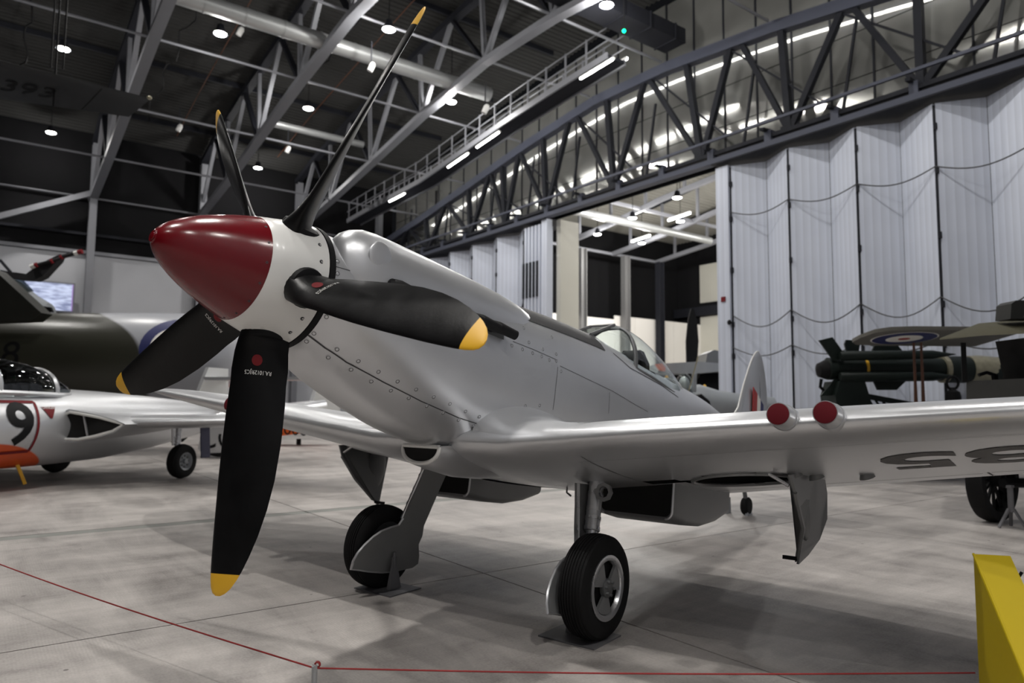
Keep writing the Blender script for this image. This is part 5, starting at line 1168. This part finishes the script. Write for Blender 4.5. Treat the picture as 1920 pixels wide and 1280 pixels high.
B().prism([at(px, 812, bd + .4) + wl_ * 0 for px in (1640, 1850)] + [at(1850, 820, bd), at(1640, 820, bd)], CF * 1.2).done('lower_wing', planegrey, bp_)
B().tube([at(1700, 818, bd), V((at(1700, 818, bd).x, at(1700, 818, bd).y, 0))], .05, 8).done('undercarriage', brown, bp_)
# lorry
ld_ = 9.6
lo = thing('army_lorry', 'dark vintage lorry with olive canvas roof at the right edge', 'lorry', at(1900, 975, 9.4))
def lp(px, py, d=0): return at(px, py, ld_ + d)
b_ = B()
rr2 = [[(1760, 634), (1832, 607), (1960, 590), (2160, 585)], [(1780, 640), (1850, 634), (1960, 628), (2160, 622)]]
top0 = [lp(*p) for p in rr2[0]]; 
b_.loft([[lp(1762, 634, 0), lp(1835, 606, .2), lp(1990, 592, .4), lp(2160, 585, .6)], [lp(1762, 634, 0) + V((0, 0, -.02)), lp(1840, 629, -.5), lp(1990, 622, -.5), lp(2160, 618, -.4)]], False, False)
b_.loft([[lp(1762, 634, 0), lp(1835, 606, .2), lp(1990, 592, .4), lp(2160, 585, .6)], [lp(1770, 634, 1.8), lp(1840, 612, 2.0), lp(1990, 600, 2.2), lp(2160, 596, 2.4)]], False, False)
b_.done('canvas_roof', olive, lo)
B().prism([lp(1880, 600, 0), lp(1882, 572, 0), lp(1890, 566, 0), lp(2010, 562, 0), lp(2010, 598, 0)], CF * .3).done('roof_box', olive_d, lo)
B().prism([p - CF * .7 for p in (lp(1866, 640), lp(2100, 632), lp(2100, 760), lp(1888, 760), lp(1880, 700))], CF * 1.4).done('cab', voidm, lo)
B().prism([p - CF * .75 for p in (lp(1812, 714), lp(2100, 708), lp(2100, 800), lp(1812, 800))], CF * 1.5).done('load_body', olive_d, lo)
B().prism([p - CF * .65 for p in (lp(1825, 810), lp(2100, 806), lp(2100, 880), lp(1840, 872))], CF * 1.3).done('chassis', black, lo)
B().beam(lp(1806, 642), lp(1809, 716), .06, .06).done('roof_pole', black, lo)
B().tube([lp(1835, 703), lp(1850, 698), lp(1868, 704), lp(1870, 712)], .025, 6).done('grab_handle', black, lo); B().beam(lp(1862, 700), lp(1864, 713), .04, .04).done('handle_post', black, lo)
wcn = lp(1862, 917, -.2); wcn.z = .55
ax_ = (CR * .55 - CF * .83).normalized(); ax_.z = 0
wl2 = B().lathe([(-.1, .42), (-.1, .53), (-.05, .55), (.05, .55), (.1, .53), (.1, .42)], wcn, ax_, 36, False).done('wheel', rubber, lo)
B().lathe([(-.05, .1), (.13, .09), (.15, .04), (.15, 0)], wcn, ax_, 16).done('hub', black, wl2)
e1_ = ax_.cross(V((0, 0, 1))).normalized()
for j in range(12):
    a = 2 * pi * j / 12; dr_ = e1_ * cos(a) + V((0, 0, sin(a))); B().tube([wcn + dr_ * .08, wcn + dr_ * .44], .022, 6).done('spoke', black, wl2)
sj = lp(1897, 975, -.75); sj.z = 0
t = thing('axle_stand', 'small grey axle stand beside the lorry wheel', 'stand', (sj.x, sj.y, 0))
for k in range(3):
    a = 2 * pi * k / 3 + .4; B().beam(sj + V((.16 * cos(a), .16 * sin(a), .012)), sj + V((.03 * cos(a), .03 * sin(a), .24)), .04, .02).done('leg', standm, t)
B().tube([sj + V((0, 0, .2)), sj + V((0, 0, .5))], .035, 10).done('pillar', standm, t); B().box(sj + V((0, 0, .51)), (.1, .06, .03)).done('saddle', standm, t)
B().tube([lp(1880, 905, -.5), lp(1960, 905, -.2)], .06, 8).done('axle', black, lo)
# lamp standing between missile and lorry
lt_ = thing('hanging_lamp', 'black lamp with ring handle standing beside the lorry body', 'lantern', at(1786, 880, 15.75))
B().tube([at(1786 + 11 * cos(k * pi / 8) * (1 if True else 1), 718 + 12 * sin(k * pi / 8), 15.75) for k in range(17)], .03, 8).done('ring_handle', black, lt_)
B().lathe([(0, .05), (.05, .06), (.1, .14), (.2, .16), (.28, .16)], at(1786, 726, 15.75), (0, 0, -1), 16).done('lamp_head', black, lt_)
B().tube([at(1786, 742, 15.75), V((at(1786, 742, 15.75).x, at(1786, 742, 15.75).y, 0))], .05, 8).done('stem', black, lt_);
